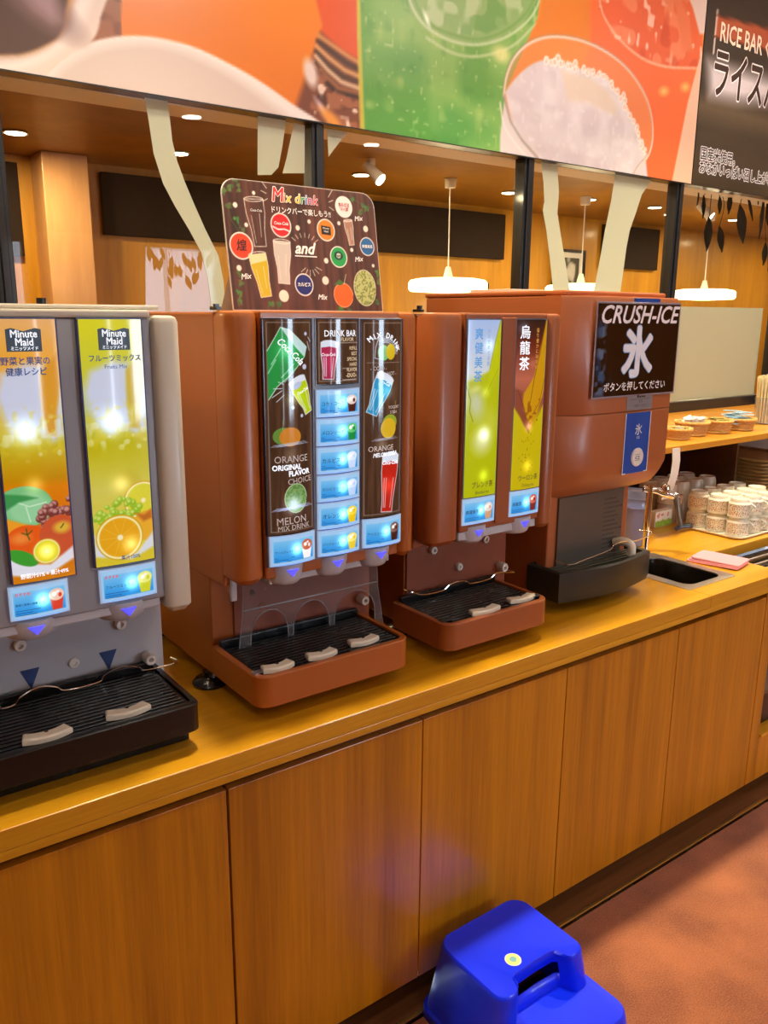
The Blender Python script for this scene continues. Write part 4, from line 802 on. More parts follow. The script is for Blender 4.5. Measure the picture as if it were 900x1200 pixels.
for x, z in ((.805, 1.057),): knob(t, x, z, .277, .007, .004, BLACKP)
knob(t, .83, 1.02, .277, .011, .004, ORG); knob(t, 1.03, 1.075, .277, .010, .004, ORG); knob(t, 1.095, .985, .277, .012, .028)
# clear guard with three arches
P = [(.762, 1.105), (1.115, 1.105), (1.118, 1.03), (1.135, .925), (1.118, .925)]
for a0, a1 in ((.992, 1.112), (.882, .982), (.775, .872)): P += [(a1-(a1-a0)*.5*(1-math.cos(PI*i/10)), .93+.095*math.sin(PI*i/10)**.6) for i in range(11)]+([(a0-.003, .925)] if a0 > .8 else [])
P += [(.752, .925), (.748, .95), (.758, 1.03)]
gd = obj('clear_guard', sheet(nb(), fr(.235), P, 0, .003), ACR, t)
E_ = nb(); tube(E_, [(x, .2335, z) for x, z in P], .0011, 5, True); tube(E_, [(.757, .2325, 1.035), (1.118, .2325, 1.035)], .0016, 5); obj('guard_edge', E_, ACRE, gd)
tray(t, .702, 1.088, .058, .275, .884, .955, ORG, ((.762, .088, .036), (.869, .090, .036), (.985, .100, .038)), .034)
b = nb(); bx(b, .706, .74, .085, .10, .9555, .9575); obj('tray_clip', b, STEEL, t)
foot(t, .712, .312); foot(t, .735, .68); foot(t, 1.10, .68); foot(t, 1.10, .32)

# ------------------------------------------------ two column tea dispenser
t = thing('drink_dispenser', (1.41, .45, .85), 'brown tea dispenser with two narrow yellow lit panels, third machine from the left', 'drink dispenser', 'drink dispensers on the counter')
XL, XR = 1.197, 1.612
b = nb(); bx(b, XL+.004, XR-.004, .205, .755, 1.108, 1.662, .004); obj('upper_body', b, ORG2, t)
b = nb(); bx(b, XL+.04, XR-.02, .283, .75, .881, 1.1075, .003); obj('lower_body', b, ORG2, t)
b = nb(); qbox(b, XL, 1.288, .128, .20, 1.126, 1.665, .028, .006, .012); obj('door_post', b, ORG2, t, 40)
b = nb(); qbox(b, 1.559, XR, .128, .20, 1.122, 1.665, .022, .006, .012); obj('door_post', b, ORG2, t, 40)
b = nb(); bx(b, 1.2885, 1.5585, .1345, .20, 1.15, 1.665, .004); obj('door', b, ORG2, t)
b = nb(); bx(b, 1.401, 1.446, .1285, .134, 1.16, 1.655, .002); obj('door_strip', b, ORG2, t)
obj('hinge', bx(BX(XL+.001, XL+.012, .185, .214, 1.6655, 1.672, .001), XL+.002, XL+.01, .19, .20, 1.672, 1.68), BLACKP, t)
def tea(x0, x1, z0, z1, kind):
    q = Ras(x0, x1, z0, z1, .0012); U = UX(x0, x1, z0, z1)
    if kind == 0:
        q.vgrad([(z1, (170, 196, 240)), (z1-.07, (196, 210, 236)), (z1-.12, (214, 222, 226)), (z1-.17, (186, 196, 60)), (z1-.24, (206, 212, 130)), (z1-.3, (186, 190, 20)), (z0, (178, 180, 16))])
        q.poly([U(0, .34), U(.25, .32), U(.55, .29), U(1.1, .24), U(1.1, 1.1), U(-.1, 1.1)], (186, 194, 16), .008, .9); q.poly([U(.98, 0), U(1.1, 0), U(1.1, .25), U(.55, .42), U(.68, .25), U(.84, .10)], (196, 204, 20), .006)
        q.line([U(.98, 0), U(.82, .12), U(.66, .27)], .0012, (110, 120, 20)); q.line([U(.95, .27), U(.7, .36), U(.55, .42)], .001, (130, 130, 20))
        q.ell(*U(.28, .46), .022, .036, (206, 214, 200), .3, .03, .8); q.ell(*U(.25, .38), .012, .006, (220, 224, 120), .3, .01); q.line([U(0, .36), U(.12, .44), U(.1, .5), U(.2, .56)], .0016, (120, 130, 16), .003)
        q.ell(*U(.5, .68), .03, .03, (222, 226, 160), .5, .03, .8); q.ell(*U(.75, .56), .02, .03, (206, 210, 80), .5, .03, .6)
        L_ = ((.62, .14, .014, .8, (220, 250, 255)), (.55, .64, .018, 1, (240, 250, 240)), (.58, .88, .014, .7, (226, 250, 60)), (.56, .40, .012, .4, (240, 250, 140)))
    else:
        q.vgrad([(z1, (40, 26, 26)), (z1-.06, (110, 40, 26)), (z1-.14, (190, 104, 80)), (z1-.2, (150, 80, 60)), (z1-.24, (196, 170, 20)), (z0+.05, (204, 166, 12)), (z0, (200, 120, 40))])
        q.poly([U(-.1, .47), U(.2, .52), U(.48, .66), U(.7, .62), U(1.1, .46), U(1.1, 1.1), U(-.1, 1.1)], (204, 184, 16), .004); q.poly([U(.96, 0), U(1.1, 0), U(1.1, .30), U(.95, .45), U(.75, .55), U(.6, .63), U(.5, .64), U(.4, .54), U(.24, .47), U(.3, .42), U(.6, .33), U(.75, .2)], (206, 150, 20), .005)
        q.poly([U(-.1, .38), U(.24, .41), U(.3, .52), U(.5, .60), U(.52, .66), U(.36, .62), U(.2, .56), U(-.1, .47)], (140, 70, 50), .006)
        q.line([U(.94, .02), U(.8, .18), U(.62, .34), U(.5, .5)], .0016, (110, 60, 16)); q.line([U(1, .34), U(.85, .48), U(.62, .55)], .0014, (110, 50, 20)); q.line([U(.1, .40), U(.3, .50), U(.46, .62)], .001, (90, 40, 30)); q.speck((150, 80, 20), 120, .66, .8, 51, q.pmask([U(.2, .50), U(.9, .42), U(.8, .6), U(.5, .66)]))
        for i in range(26): x, z = U(random.gauss(.5, .16), random.uniform(.66, .9)); q.ell(x, z, .0013, .002, (160, 90, 10), 0, .001, .8)
        L_ = ((.5, .62, .012, .8, (255, 200, 150)), (.52, .86, .014, .7, (255, 230, 60)), (.55, .25, .012, .25, (255, 190, 140)), (.2, .05, .014, .4, (170, 210, 250)))
    for u, v, r, k, c in L_: x, z = U(u, v); q.led(x, z, r, k); q.white(x, z, r, c, .85*k)
    return q
for kind, x0, x1, z1 in ((0, 1.2945, 1.3975, 1.6495), (1, 1.4505, 1.5525, 1.6505)):
    z0 = 1.2355; F = fr(.1305, (x0+x1)/2, (x1-x0)/2, .003)
    p = obj('lit_panel', BX(x0-.003, x1+.003, .1315, .134, z0-.002, z1+.003), mat('panel_rim', (110, 110, 130), .3), t)
    tea(x0, x1, z0, z1, kind).build('backlit_print', F, PRLIT, p, .0); U = UX(x0, x1, z0, z1)
    bm = nb()
    for i, ch in enumerate('爽健美茶' if kind == 0 else '烏龍茶'):
        text(bm, ch, *U((.30, .25)[kind], (.10 + .078*i, .10+.09*i)[kind]), (.0285, .034)[kind], F, .0014, (.9, 1.0)[kind], .012, 0, 0, 'C')
    flat('lettering', bm, mat('lit_sky_ink', (70, 140, 200), .4, emit=.6) if kind == 0 else TEXW, p)
    bm = nb()
    for i, ch in enumerate('からだめぐる茶' if kind == 0 else '香り豊かに味わい'):
        text(bm, ch, *U((.60, .66)[kind], .07+.030*i), .0115, F, .0014, .9, .01, 0, 0, 'C')
    flat('small_lettering', bm, mat('lit_soft_ink', ((110, 150, 190), (206, 150, 60))[kind], .4, emit=.5), p)
    bm = nb(); text(bm, ('ブレンド茶', 'ウーロン茶')[kind], *U(.55, .945), .0165, F, .0014, .85, .02, 0, 0, 'C'); text(bm, ('Blended tea', 'Oolong tea')[kind], *U(.55, .985), .012, F, .0014, .8, .006, 0, 0, 'C'); flat('name_lettering', bm, mat('lit_brown_ink', (110, 96, 30), .4, emit=.25), p)
label_plate(t, 1.2925, 1.3985, 1.168, 1.2325, .131, .003, (200, 150, 110), (222, 206, 200), '爽健美茶', False, .011)
label_plate(t, 1.4485, 1.554, 1.168, 1.2325, .131, .003, (120, 40, 30), (206, 90, 70), '烏龍茶', False, .011)
obj('connector_bar', BX(1.29, 1.556, .140, .20, 1.128, 1.1495, .003), LGREY, t)
for cx in (1.345, 1.503): nozzle(t, cx, .124, 1.118, 1.160, .050, .055)
sp = obj('splash_panel', BX(XL+.045, XR-.022, .277, .2825, .90, 1.107, .001), mat('splash_brown', (146, 80, 58), .3), t)
for x, z in ((1.323, 1.07), (1.413, 1.01), (1.506, 1.071)): knob(t, x, z, .277, .011, .012)
knob(t, 1.565, .985, .277, .0125, .028)
rail(t, [(1.232, .982), (1.274, .966), (1.337, .965), (1.36, .976), (1.39, .979), (1.42, .974), (1.436, .965), (1.50, .965), (1.53, .977), (1.58, .97), (1.60, .966)], .277, .03)
obj('rating_plate', BX(1.613, 1.6135, .30, .34, .955, 1.04), mat('plate_tan', (190, 160, 120), .4), t)
tray(t, 1.196, 1.545, .062, .275, .884, .955, ORG2, ((1.34, .088, .046), (1.475, .098, .044)), .034)
b = nb(); bx(b, 1.203, 1.24, .088, .105, .9555, .958, .001); bx(b, 1.50, 1.535, .088, .105, .9555, .958, .001); obj('tray_clip', b, DKGREY, t)
foot(t, 1.26, .32); foot(t, 1.26, .70); foot(t, 1.56, .70); foot(t, 1.56, .33)
# ------------------------------------------------ crushed ice machine
t = thing('ice_dispenser', (1.92, .47, .85), 'terracotta ice machine with black ice sign and blue stripe, right end of row', 'ice machine')
XL, XR = 1.70, 2.125
b = nb(); bx(b, XL, 2.05, .225, .78, .88, 1.1705, .004); bx(b, XL, XR, .26, .78, 1.171, 1.712, .004); obj('body', b, ORG3, t)
b = nb(); bx(b, XL-.002, XR+.002, .205, .785, 1.7125, 1.726, .005); obj('lid', b, ORG3, t)
def hood(z_in):                         # plan outline at depth offset d (front set back by d)
    d = z_in; n = 8; F_ = [(1.742+(2.130-1.742)*i/n, .165-.010*math.sin(PI*i/n)+d) for i in range(n+1)]
    return [(XL-.018, .26), (XL-.018, .205+d*.6)]+F_+[(2.163-d*.45, .205+d*.6), (2.163-d*.45, .26)]
def lf(zs, nm, m=ORG3): return obj(nm, loft(nb(), [[(x, y, z) for x, y in hood(d)] for z, d in zs]), m, t, 30)
lf([(1.712, .006), (1.7115, .003), (1.706, .0), (1.403, .0), (1.4005, .002)], 'hood_upper')
lf([(1.399, .002), (1.3965, 0), (1.252, .0), (1.240, .003), (1.215, .015), (1.190, .032), (1.172, .050), (1.165, .062)], 'hood_lower')
HY = lambda x: .165-.010*math.sin(PI*min(1, max(0, (x-1.742)/.388)))
FH = lambda x, z, h=0: Vector((x, HY(x)-h, z))
o = obj('blue_stripe', sheet(nb(), FH, [(1.916, 1.222), (1.955, 1.2225), (1.995, 1.2225), (2.034, 1.222), (2.034, 1.396), (1.995, 1.396), (1.955, 1.396), (1.916, 1.396)], .0003, .0012), mat('blue_panel', (36, 78, 168), .3), t)
sheet_b = nb(); sheet(sheet_b, FH, [(1.916, 1.224), (1.9185, 1.224), (1.9185, 1.396), (1.916, 1.396)], .0013, .0016); sheet(sheet_b, FH, [(2.0315, 1.224), (2.034, 1.224), (2.034, 1.396), (2.0315, 1.396)], .0013, .0016); sheet(sheet_b, FH, [(1.916, 1.222), (2.034, 1.222), (2.034, 1.2245), (1.916, 1.2245)], .0013, .0016)
obj('stripe_border', sheet_b, WHITEI, o)
flat('lettering', text(text(nb(), '氷', 1.978, 1.335, .034, FH, .0016, 1, .006, 0, 0, 'C'), 'ICE', 1.978, 1.321, .010, FH, .0016, 1, 0, 0, 0, 'C'), WHITEI, o)
bt = lathe(nb(), [(.026, 0), (.027, .003), (.024, .006), (.021, .0055), (.020, .004), (.001, .0035)], (0, 0, 0), 28)
for v in bt.verts: v.co = Vector((1.978+v.co.x, .1545-v.co.z, 1.268+v.co.y))
bo = obj('push_button', bt, WHITEP, t, True)
FB = fr(.1510); bm = nb(); text(bm, 'ICE', 1.978, 1.262, .014, FB, .0002, 1, .014, 0, 0, 'C'); bx(bm, 1.965, 1.991, .1506, .1509, 1.2755, 1.2765); bx(bm, 1.965, 1.991, .1506, .1509, 1.2585, 1.2595); flat('lettering', bm, DKGREY, bo)
o = obj('grey_plate', sheet(nb(), FH, [(1.916, 1.4035), (1.975, 1.4035), (2.034, 1.4035), (2.034, 1.46), (1.975, 1.46), (1.916, 1.46)], .0003, .0012), mat('grey_panel', (150, 146, 150), .3, .3), t)
bm = nb(); text(bm, '■■■■', 1.978, 1.4385, .011, FH, .0016, 1, 0, 0, 0, 'C'); text(bm, '氷を', 1.978, 1.4245, .009, FH, .0016, 1, 0, 0, 0, 'C'); text(bm, 'お取りください', 1.978, 1.4125, .0085, FH, .0016, 1, 0, 0, 0, 'C'); sheet(bm, FH, [(1.93, 1.4335), (2.02, 1.4335), (2.02, 1.4343), (1.93, 1.4343)], .0014, .0016); flat('lettering', bm, BLACKI, o)
obj('blue_tab', sheet(nb(), FH, [(1.916, 1.6955), (2.034, 1.6955), (2.034, 1.7085), (1.916, 1.7085)], .0003, .0012), mat('blue_panel', (36, 78, 168), .3), t)
# black laminated sign
FS = fr(.1535)
sg = obj('ice_sign', BX(1.763, 2.129, .1537, .1547, 1.443, 1.698, .0004), mat('clear_laminate', (150, 140, 150), .15, coat=.5), t)
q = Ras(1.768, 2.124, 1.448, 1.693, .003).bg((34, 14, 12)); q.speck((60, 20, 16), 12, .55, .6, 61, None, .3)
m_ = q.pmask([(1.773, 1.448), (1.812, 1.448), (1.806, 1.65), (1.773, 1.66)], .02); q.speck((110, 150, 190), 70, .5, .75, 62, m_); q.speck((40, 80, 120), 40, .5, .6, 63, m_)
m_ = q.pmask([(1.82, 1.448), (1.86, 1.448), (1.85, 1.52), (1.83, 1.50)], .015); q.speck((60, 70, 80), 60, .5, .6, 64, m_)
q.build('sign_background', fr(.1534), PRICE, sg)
bm = nb(); text(bm, 'CRUSH-ICE', 1.776, 1.643, .0655, FS, .0006, 1.03, .020, .28, 0, 'L', 3)
flat('lettering', bm, mat('sign_white', (250, 240, 238), .4, emit=.0), sg)
for s_, x, bd in (('氷', 1.946, 1),): 
    flat('kanji_glow', text(nb(), s_, x, 1.512, .142, FS, .0004, .95, .052, 0, 0, 'C', 3), mat('pale_blue_ink', (120, 170, 214), .4), sg)
    flat('kanji', text(nb(), s_, x, 1.512, .142, FS, .0009, .95, .036, 0, 0, 'C', 3), mat('kanji_white', (240, 242, 248), .4), sg)
flat('instruction_lettering', text(nb(), 'ボタンを押してください', 1.946, 1.463, .0262, FS, .0006, .95, .016, 0, 0, 'C'), WHITEI, sg)
# lower part: splash plate, tray, guard wire, chute
b = nb(); bx(b, 1.735, 2.02, .218, .2245, .93, 1.164, .002); sp = obj('splash_panel', b, STEELD, t)
bm = nb()
for i in range(13):
    zz = 1.135-i*.0135; x_ = 1.93
    while x_ < 1.975+.035*((i*7) % 5)/5: w_ = .005+.006*((i*3+int(x_*900)) % 3); sheet(bm, fr(.2178), [(x_, zz), (x_+w_, zz), (x_+w_, zz+.0045), (x_, zz+.0045)], 0, .0004); x_ += w_+.0025
flat('usage_lettering', bm, mat('faded_ink', (70, 60, 52), .6), sp)
P = [(1.672, .27), (1.672, .150)]+[(1.672+.40*i/10, .148-.030*math.sin(PI*i/10)) for i in range(11)]+[(2.074, .150), (2.095, .27)]
pi = [(1.69, .26), (1.69, .165)]+[(1.69+.364*i/10, .163-.028*math.sin(PI*i/10)) for i in range(11)]+[(2.056, .165), (2.075, .26)]
b = nb(); loft(b, [[(1.88+(x-1.88)*.97, .2+(y-.2)*.93, .886) for x, y in P], [(x, y, .905) for x, y in P], [(x, y, .972) for x, y in P], [(x+(u-x)*.4, y+(v-y)*.4, .976) for (x, y), (u, v) in zip(P, pi)], [(u, v, .974) for u, v in pi], [(u, v, .955) for u, v in pi]])
TR4 = mat('tray_dark_green', (34, 36, 32), .4); obj('drip_tray', b, TR4, t, 35)
g = nb()
for i in range(6): bx(g, 1.70, 2.05, .165+i*.016, .174+i*.016, .9555, .967, .001, 1)
obj('drip_grille', g, mat('grille_green', (66, 68, 58), .4), t)
obj('ice_chute', tube(nb(), smooth_path([(1.985, .214, 1.00), (1.99, .185, 1.008), (2.0, .165, .998), (2.0, .162, .968)], 5), .013, 12), IVORY, t, True)
rail(t, [(1.73, .985), (1.80, .99), (1.90, 1.0), (1.92, 1.013), (1.96, 1.017), (2.02, 1.010), (2.10, 1.02)], .215, .05)
obj('side_seal', BX(XL-.0185, XL-.0182+.012, .262, .266, 1.17, 1.33), LGREY, t)
for x, y in ((1.74, .30), (1.74, .72), (2.01, .72), (2.01, .30)): foot(t, x, y)
o = obj('paper_sheet', BX(1.74, 1.98, .45, .62, 1.7265, 1.7345, .001), mat('paper', (226, 206, 186), .7), loc=(1.86, .53, 1.7265)); tag(o, 'pale folded paper lying on top of the ice machine', 'paper')

# ------------------------------------------------ mixed drink sign on the soda dispenser
SY_ = .378; FG = lambda x, z, h=0: Vector((x, SY_+.16*(z-1.667)-h, z))
t = thing('mix_drink_sign', (1.07, SY_, 1.6625), 'wood look standing sign with chalk drinks and coloured round badges on the soda dispenser', 'sign')
V4 = [(0.837,1.925),(0.837,1.668),(1.235,1.67),(1.233,1.924),(0.862,1.953),(1.213,1.955)]
x0 = V4[1][0]; x1 = V4[2][0]; xt0 = V4[0][0]; xt1 = V4[3][0]; zt = V4[4][1]
OUT = rrect(.833, 1.236, 1.6665, 1.943, .035, 6, (.034, .034, .001, .001))
obj('sign_board', sheet(nb(), FG, OUT, -.004, -.0002), WHITEP, t)
q = Ras(.833, 1.236, 1.6665, 1.943, .0014).bg((88, 50, 38)); a = vnoise(q.X, q.Z*.06, 160, 3); b_ = vnoise(q.X, q.Z*.1, 50, 7); q.c *= (.55+.45*a+.3*b_)[:, None]
S1 = lambda *a: None
for (x, z) in [(0.856,1.922),(0.869,1.94),(0.877,1.924),(0.899,1.947),(0.911,1.95),(0.843,1.913),(0.847,1.887),(0.864,1.857),(0.872,1.837),(0.856,1.744),(0.856,1.723),(0.851,1.702),(0.849,1.685),(1.175,1.924),(1.202,1.915),(1.213,1.904),(1.195,1.898),(1.229,1.757),(1.233,1.738),(1.219,1.691),(1.112,1.673),(1.141,1.671),(0.927,1.68),(0.947,1.681)]:
    for k in range(5): q.ell(x+random.uniform(-.006, .006), z+random.uniform(-.006, .006), random.uniform(.003, .0065), random.uniform(.002, .004), (random.randint(50, 110), random.randint(90, 140), random.randint(40, 70)), random.uniform(0, 3), None, .9)
q.line([(0.846,1.88),(0.85,1.856),(0.866,1.832),(0.875,1.829)], .001, (80, 110, 60)); q.line([(1.165,1.937),(1.186,1.921),(1.225,1.91)], .001, (80, 110, 60))
def badge(px, pz, r, c, ring=(240, 232, 224), s=1.12):
    q.ell(px, pz, r*s, r*s*1.02, ring); q.ell(px, pz, r, r*1.02, c)
BD = [(0.868,1.803),(0.972,1.853),(1.091,1.85),(1.147,1.906),(1.12,1.791),(1.018,1.725),(1.205,1.819)]
for (x, z), r, c in zip(BD, (.0255, .0235, .022, .0215, .0215, .022, .019), ((226, 66, 30), (214, 30, 34), (232, 128, 34), (236, 226, 220), (40, 160, 80), (36, 40, 110), (44, 104, 160))): badge(x, z, r, c)
x, z = BD[1]; q.line([(x-.021, z-.004), (x-.008, z-.0095), (x+.008, z-.008), (x+.021, z-.012)], .003, (245, 240, 235))
x, z = BD[2]; q.poly([(x-.0125, z+.010), (x+.013, z+.008), (x+.013, z-.011), (x-.0125, z-.010)], (36, 36, 30)); x, z = BD[4]; q.ell(x, z+.003, .012, .010, (30, 60, 50)); q.ell(x, z+.003, .007, .006, (210, 226, 200))
for (x, z), r in zip([(0.911,1.917),(0.863,1.888),(0.885,1.848),(1.015,1.85),(1.047,1.866),(1.129,1.868),(1.205,1.86),(1.159,1.809),(1.084,1.781),(1.077,1.736),(0.962,1.699),(0.857,1.756),(1.218,1.775)], (.004, .0055, .0045, .0055, .0045, .0045, .007, .0045, .006, .009, .0125, .006, .004)): q.ell(x, z, r, r*1.05, (232, 222, 206))
(ax, az), (bx_, bz), (cx_, cz_), (dx_, dz_) = [(0.912,1.854),(0.968,1.772),(1.158,1.848),(0.911,1.742)]
def cup_outline(x, z, w0, w1, h, a, fill=None):
    c, s_ = math.cos(a), math.sin(a); T_ = lambda u, v: (x+u*c-v*s_, z+u*s_+v*c)
    P = [T_(*p) for p in ((-w0, h/2), (-w0*.98, h*.2), (-w0*.7, -h*.15), (-w1, -h/2), (w1, -h/2), (w0*.7, -h*.15), (w0*.98, h*.2), (w0, h/2))]
    if fill: q.poly(P, fill, None, .95); 
    q.line(P+[P[0]], .0015, (232, 220, 210)); q.line(ell(*T_(0, h/2), w0, w0*.22, 16, a)+[T_(w0, h/2)], .0015, (236, 226, 216))
    q.line([T_(-w0*.5, h*.15), T_(-w1*.6, -h*.42)], .0013, (230, 220, 210), None, .8); q.line([T_(w0*.4, h*.2), T_(w1*.4, -h*.3)], .0013, (230, 220, 210), None, .8)
    return T_
cup_outline(ax, az, .0235, .0145, .100, .06); cup_outline(bx_, bz, .0215, .0145, .092, -.04, (206, 196, 186)); cup_outline(cx_, cz_, .012, .007, .056, .10, (176, 130, 110))
T_ = cup_outline(dx_, dz_, .0215, .0135, .092, .14, (206, 180, 20)); q.poly([T_(-.0215, .046), T_(.0215, .046), T_(.020, .030), T_(-.020, .026)], (226, 214, 160))
(x, z), (x2, z2) = [(1.124,1.704),(1.188,1.722)]
q.ell(x2, z2, .032, .042, (186, 190, 120)); m_ = q.emask(x2, z2, .031, .041); q.speck((110, 122, 50), 330, .5, .8, 71, m_); q.line(ell(x2, z2, .032, .042), .0015, (226, 220, 190))
q.ell(x, z, .027, .028, (236, 100, 26)); q.line(ell(x, z, .027, .028), .0012, (250, 190, 150)); q.poly([(x-.024, z+.024), (x-.008, z+.036), (x+.004, z+.028), (x-.004, z+.022)], (70, 110, 50)); q.line([(x+.004, z+.026), (x+.012, z+.048)], .0013, (220, 225, 190))
def rays(P, n, r0, r1, a0, a1):
    x, z = P
    for i in range(n): a = a0+(a1-a0)*i/(n-1); q.line([(x+math.cos(a)*r0, z+math.sin(a)*r0*.8), (x+math.cos(a)*r1, z+math.sin(a)*r1*.8)], .0013, (236, 228, 216))
Pm = [(1.031,1.803),(1.039,1.772),(0.954,1.914),(1.1,1.909)]
rays(Pm[0], 7, .034, .046, .7, 2.4); rays(Pm[1], 6, .018, .034, -2.4, -.5)
for i, (u, v) in enumerate(((-.010, .020), (-.012, .006), (-.010, -.008))): q.line([(Pm[2][0]+u, Pm[2][1]+v*.8), (Pm[2][0]+u-.012, Pm[2][1]+v*1.6)], .0014, (236, 228, 216)); q.line([(Pm[3][0]+.006, Pm[3][1]+v*.8), (Pm[3][0]+.018, Pm[3][1]+v*1.6)], .0014, (236, 228, 216))
# cut the print to the board outline
K = q.pmask([(1.0345+(x-1.0345)*.994, 1.805+(z-1.805)*.992) for x, z in OUT], .0014); q.mixin(1-K, (236, 226, 214))
o_ = q; 
pb = q.build('printed_sheet', FG, PRSIGN, t)
# remove print outside the rounded corners
me = pb.data; bb = bmesh.new(); bb.from_mesh(me); OX, OZ = t.location.x, t.location.z
def inside(x, z):
    r = .034
    for cx, s_ in ((.833+r, -1), (1.236-r, 1)):
        if (x-cx)*s_ > 0 and z > 1.943-r and math.hypot(x-cx, z-(1.943-r)) > r+.0005: return False
    return True
bmesh.ops.delete(bb, geom=[v for v in bb.verts if not inside(v.co.x+OX, v.co.z+OZ)], context='VERTS'); bb.to_mesh(me); bb.free()
W_ = lambda X, Yp: None
L1 = [(0.953,1.904),(0.948,1.88),(1.001,1.794),(1.001,1.787),(0.859,1.732),(1.174,1.876),(1.165,1.782),(1.051,1.693)]
x, z = L1[0]
for ch, c, dx in (('M', (214, 40, 40), 0), ('i', (226, 120, 30), .0275), ('x', (220, 200, 30), .035), ('d', (226, 200, 30), .057), ('r', (60, 160, 70), .0715), ('i', (50, 130, 200), .082), ('n', (200, 60, 130), .0885), ('k', (214, 50, 70), .1025)):
    sz = .044 if ch == 'M' else .030
    flat('headline_outline', text(nb(), ch, x+dx*1.05, z, sz, FG, .0004, .9, .05, .2), WHITEI, t); flat('headline_lettering', text(nb(), ch, x+dx*1.05, z, sz, FG, .0008, .9, .014, .2), mat('headline_'+'abcdefgh'[int(dx*100) % 8], c, .5), t)
bm = nb(); text(bm, 'ドリンクバーで楽しもう!!', *L1[1], .0158, FG, .0005, .88, .016); flat('lettering', bm, WHITEI, t)
bm = nb(); text(bm, 'and', *L1[2], .036, FG, .0005, .98, .03, .35); sheet(bm, FG, [(L1[3][0], L1[3][1]), (L1[3][0]+.058, L1[3][1]), (L1[3][0]+.058, L1[3][1]+.0025), (L1[3][0], L1[3][1]+.0025)], 0, .0005); flat('word_lettering', bm, WHITEI, t)
for i, (rr, sz) in enumerate(((4, .0165), (5, .0155), (6, .0155), (7, .0165))): flat('mix_lettering', text(nb(), 'Mix', *L1[rr], sz, FG, .0005, 1, .02, .3, .12 if i < 3 else 0), WHITEI, t)
bm = nb(); text(bm, 'Coca-Cola', BD[1][0], BD[1][1]+.001, .0095, FG, .0005, .9, .014, .3, 0, 'C'); text(bm, 'カルピス', BD[5][0], BD[5][1]-.003, .0098, FG, .0005, .9, .03, 0, 0, 'C'); text(bm, 'Coca-Cola', ax, az+.024, .0075, FG, .0005, .9, .01, .3, 0, 'C'); text(bm, 'Minute', BD[2][0], BD[2][1]+.002, .0062, FG, .0005, 1, .01, 0, 0, 'C'); text(bm, 'Maid', BD[2][0], BD[2][1]-.005, .0062, FG, .0005, 1, .01, 0, 0, 'C'); text(bm, '爽健美茶', BD[6][0], BD[6][1]-.003, .0085, FG, .0005, .9, .02, 0, 0, 'C'); flat('badge_lettering', bm, WHITEI, t)
bm = nb(); text(bm, 'カルピス', BD[3][0], BD[3][1]+.002, .0088, FG, .0005, .9, .03, 0, 0, 'C'); text(bm, 'ソーダ', BD[3][0], BD[3][1]-.008, .0088, FG, .0005, .9, .03, 0, 0, 'C'); flat('red_lettering', bm, REDI, t)
bm = nb(); text(bm, '煌', BD[0][0], BD[0][1]-.008, .026, FG, .0005, 1, .01, .1, 0, 'C'); text(bm, 'Fanta', BD[4][0], BD[4][1]+.0, .0088, FG, .0006, .9, .02, 0, 0, 'C'); flat('dark_lettering', bm, BLACKI, t)
b = nb(); loft(b, [[(.85, SY_+.006, 1.663), (.85, SY_+.10, 1.663), (.852, SY_+.10, 1.663), (.852, SY_+.006, 1.663)], [(.86, SY_+.030, 1.80), (.86, SY_+.036, 1.80), (.862, SY_+.036, 1.80), (.862, SY_+.030, 1.80)]]); bx(b, .90, 1.2, SY_+.045, SY_+.048, 1.663, 1.668); obj('stand', b, mat('stand_grey', (150, 140, 128), .5), t)

# ------------------------------------------------ blue step stool
t = thing('step_stool', (1.25, -.18, .004), 'blue plastic two step stool on the carpet in front of the base cabinets', 'step stool')
def stool_top():
    x0, x1, y0, y1 = 1.105, 1.385, -.252, -.022; r = .045; out = []
    o_ = rrect(x0, x1, y0, y1, r, 6, (r, r, .03, .03)); front = [(1.150, y0), (1.158, y0+.003), (1.166, y0+.014), (1.174, y0+.033), (1.184, y0+.040), (1.25, y0+.043), (1.306, y0+.040), (1.316, y0+.033), (1.324, y0+.014), (1.332, y0+.003), (1.340, y0)]
    k = 7*3                                            # corners start at right-back; the front edge lies between corner 3 and corner 4
    return o_[:k]+front+o_[k:]
O_ = stool_top(); cx, cy = 1.245, -.137
def sc(k, e=0): return [(cx+(x-cx)*k+(e if x > cx else -e), cy+(y-cy)*k+(e if y > cy else -e)) for x, y in O_]
Z1 = .205; b = nb()
rings = [[(x, y, Z1) for x, y in sc(.90)], [(x, y, Z1+.001) for x, y in sc(.965)], [(x, y, Z1-.003) for x, y in sc(.992)], [(x, y, Z1-.010) for x, y in sc(1.0)], [(x, y, .118) for x, y in sc(1.0, .010)], [(x, y, .03) for x, y in sc(1.0, .022)], [(x, y, .026) for x, y in sc(1.0, .028)], [(x, y, .0045) for x, y in sc(1.0, .030)]]
V = [[b.verts.new(p) for p in r] for r in rings]; n = len(V[0]); k = 21
for j_, (A_, B_) in enumerate(zip(V, V[1:])):
    for i in range(n):
        if j_ == 3 and k+3 < i < k+7: continue              # opening under the hand grip
        b.faces.new((A_[i], A_[(i+1) % n], B_[(i+1) % n], B_[i]))
b.faces.new(V[0][::-1])
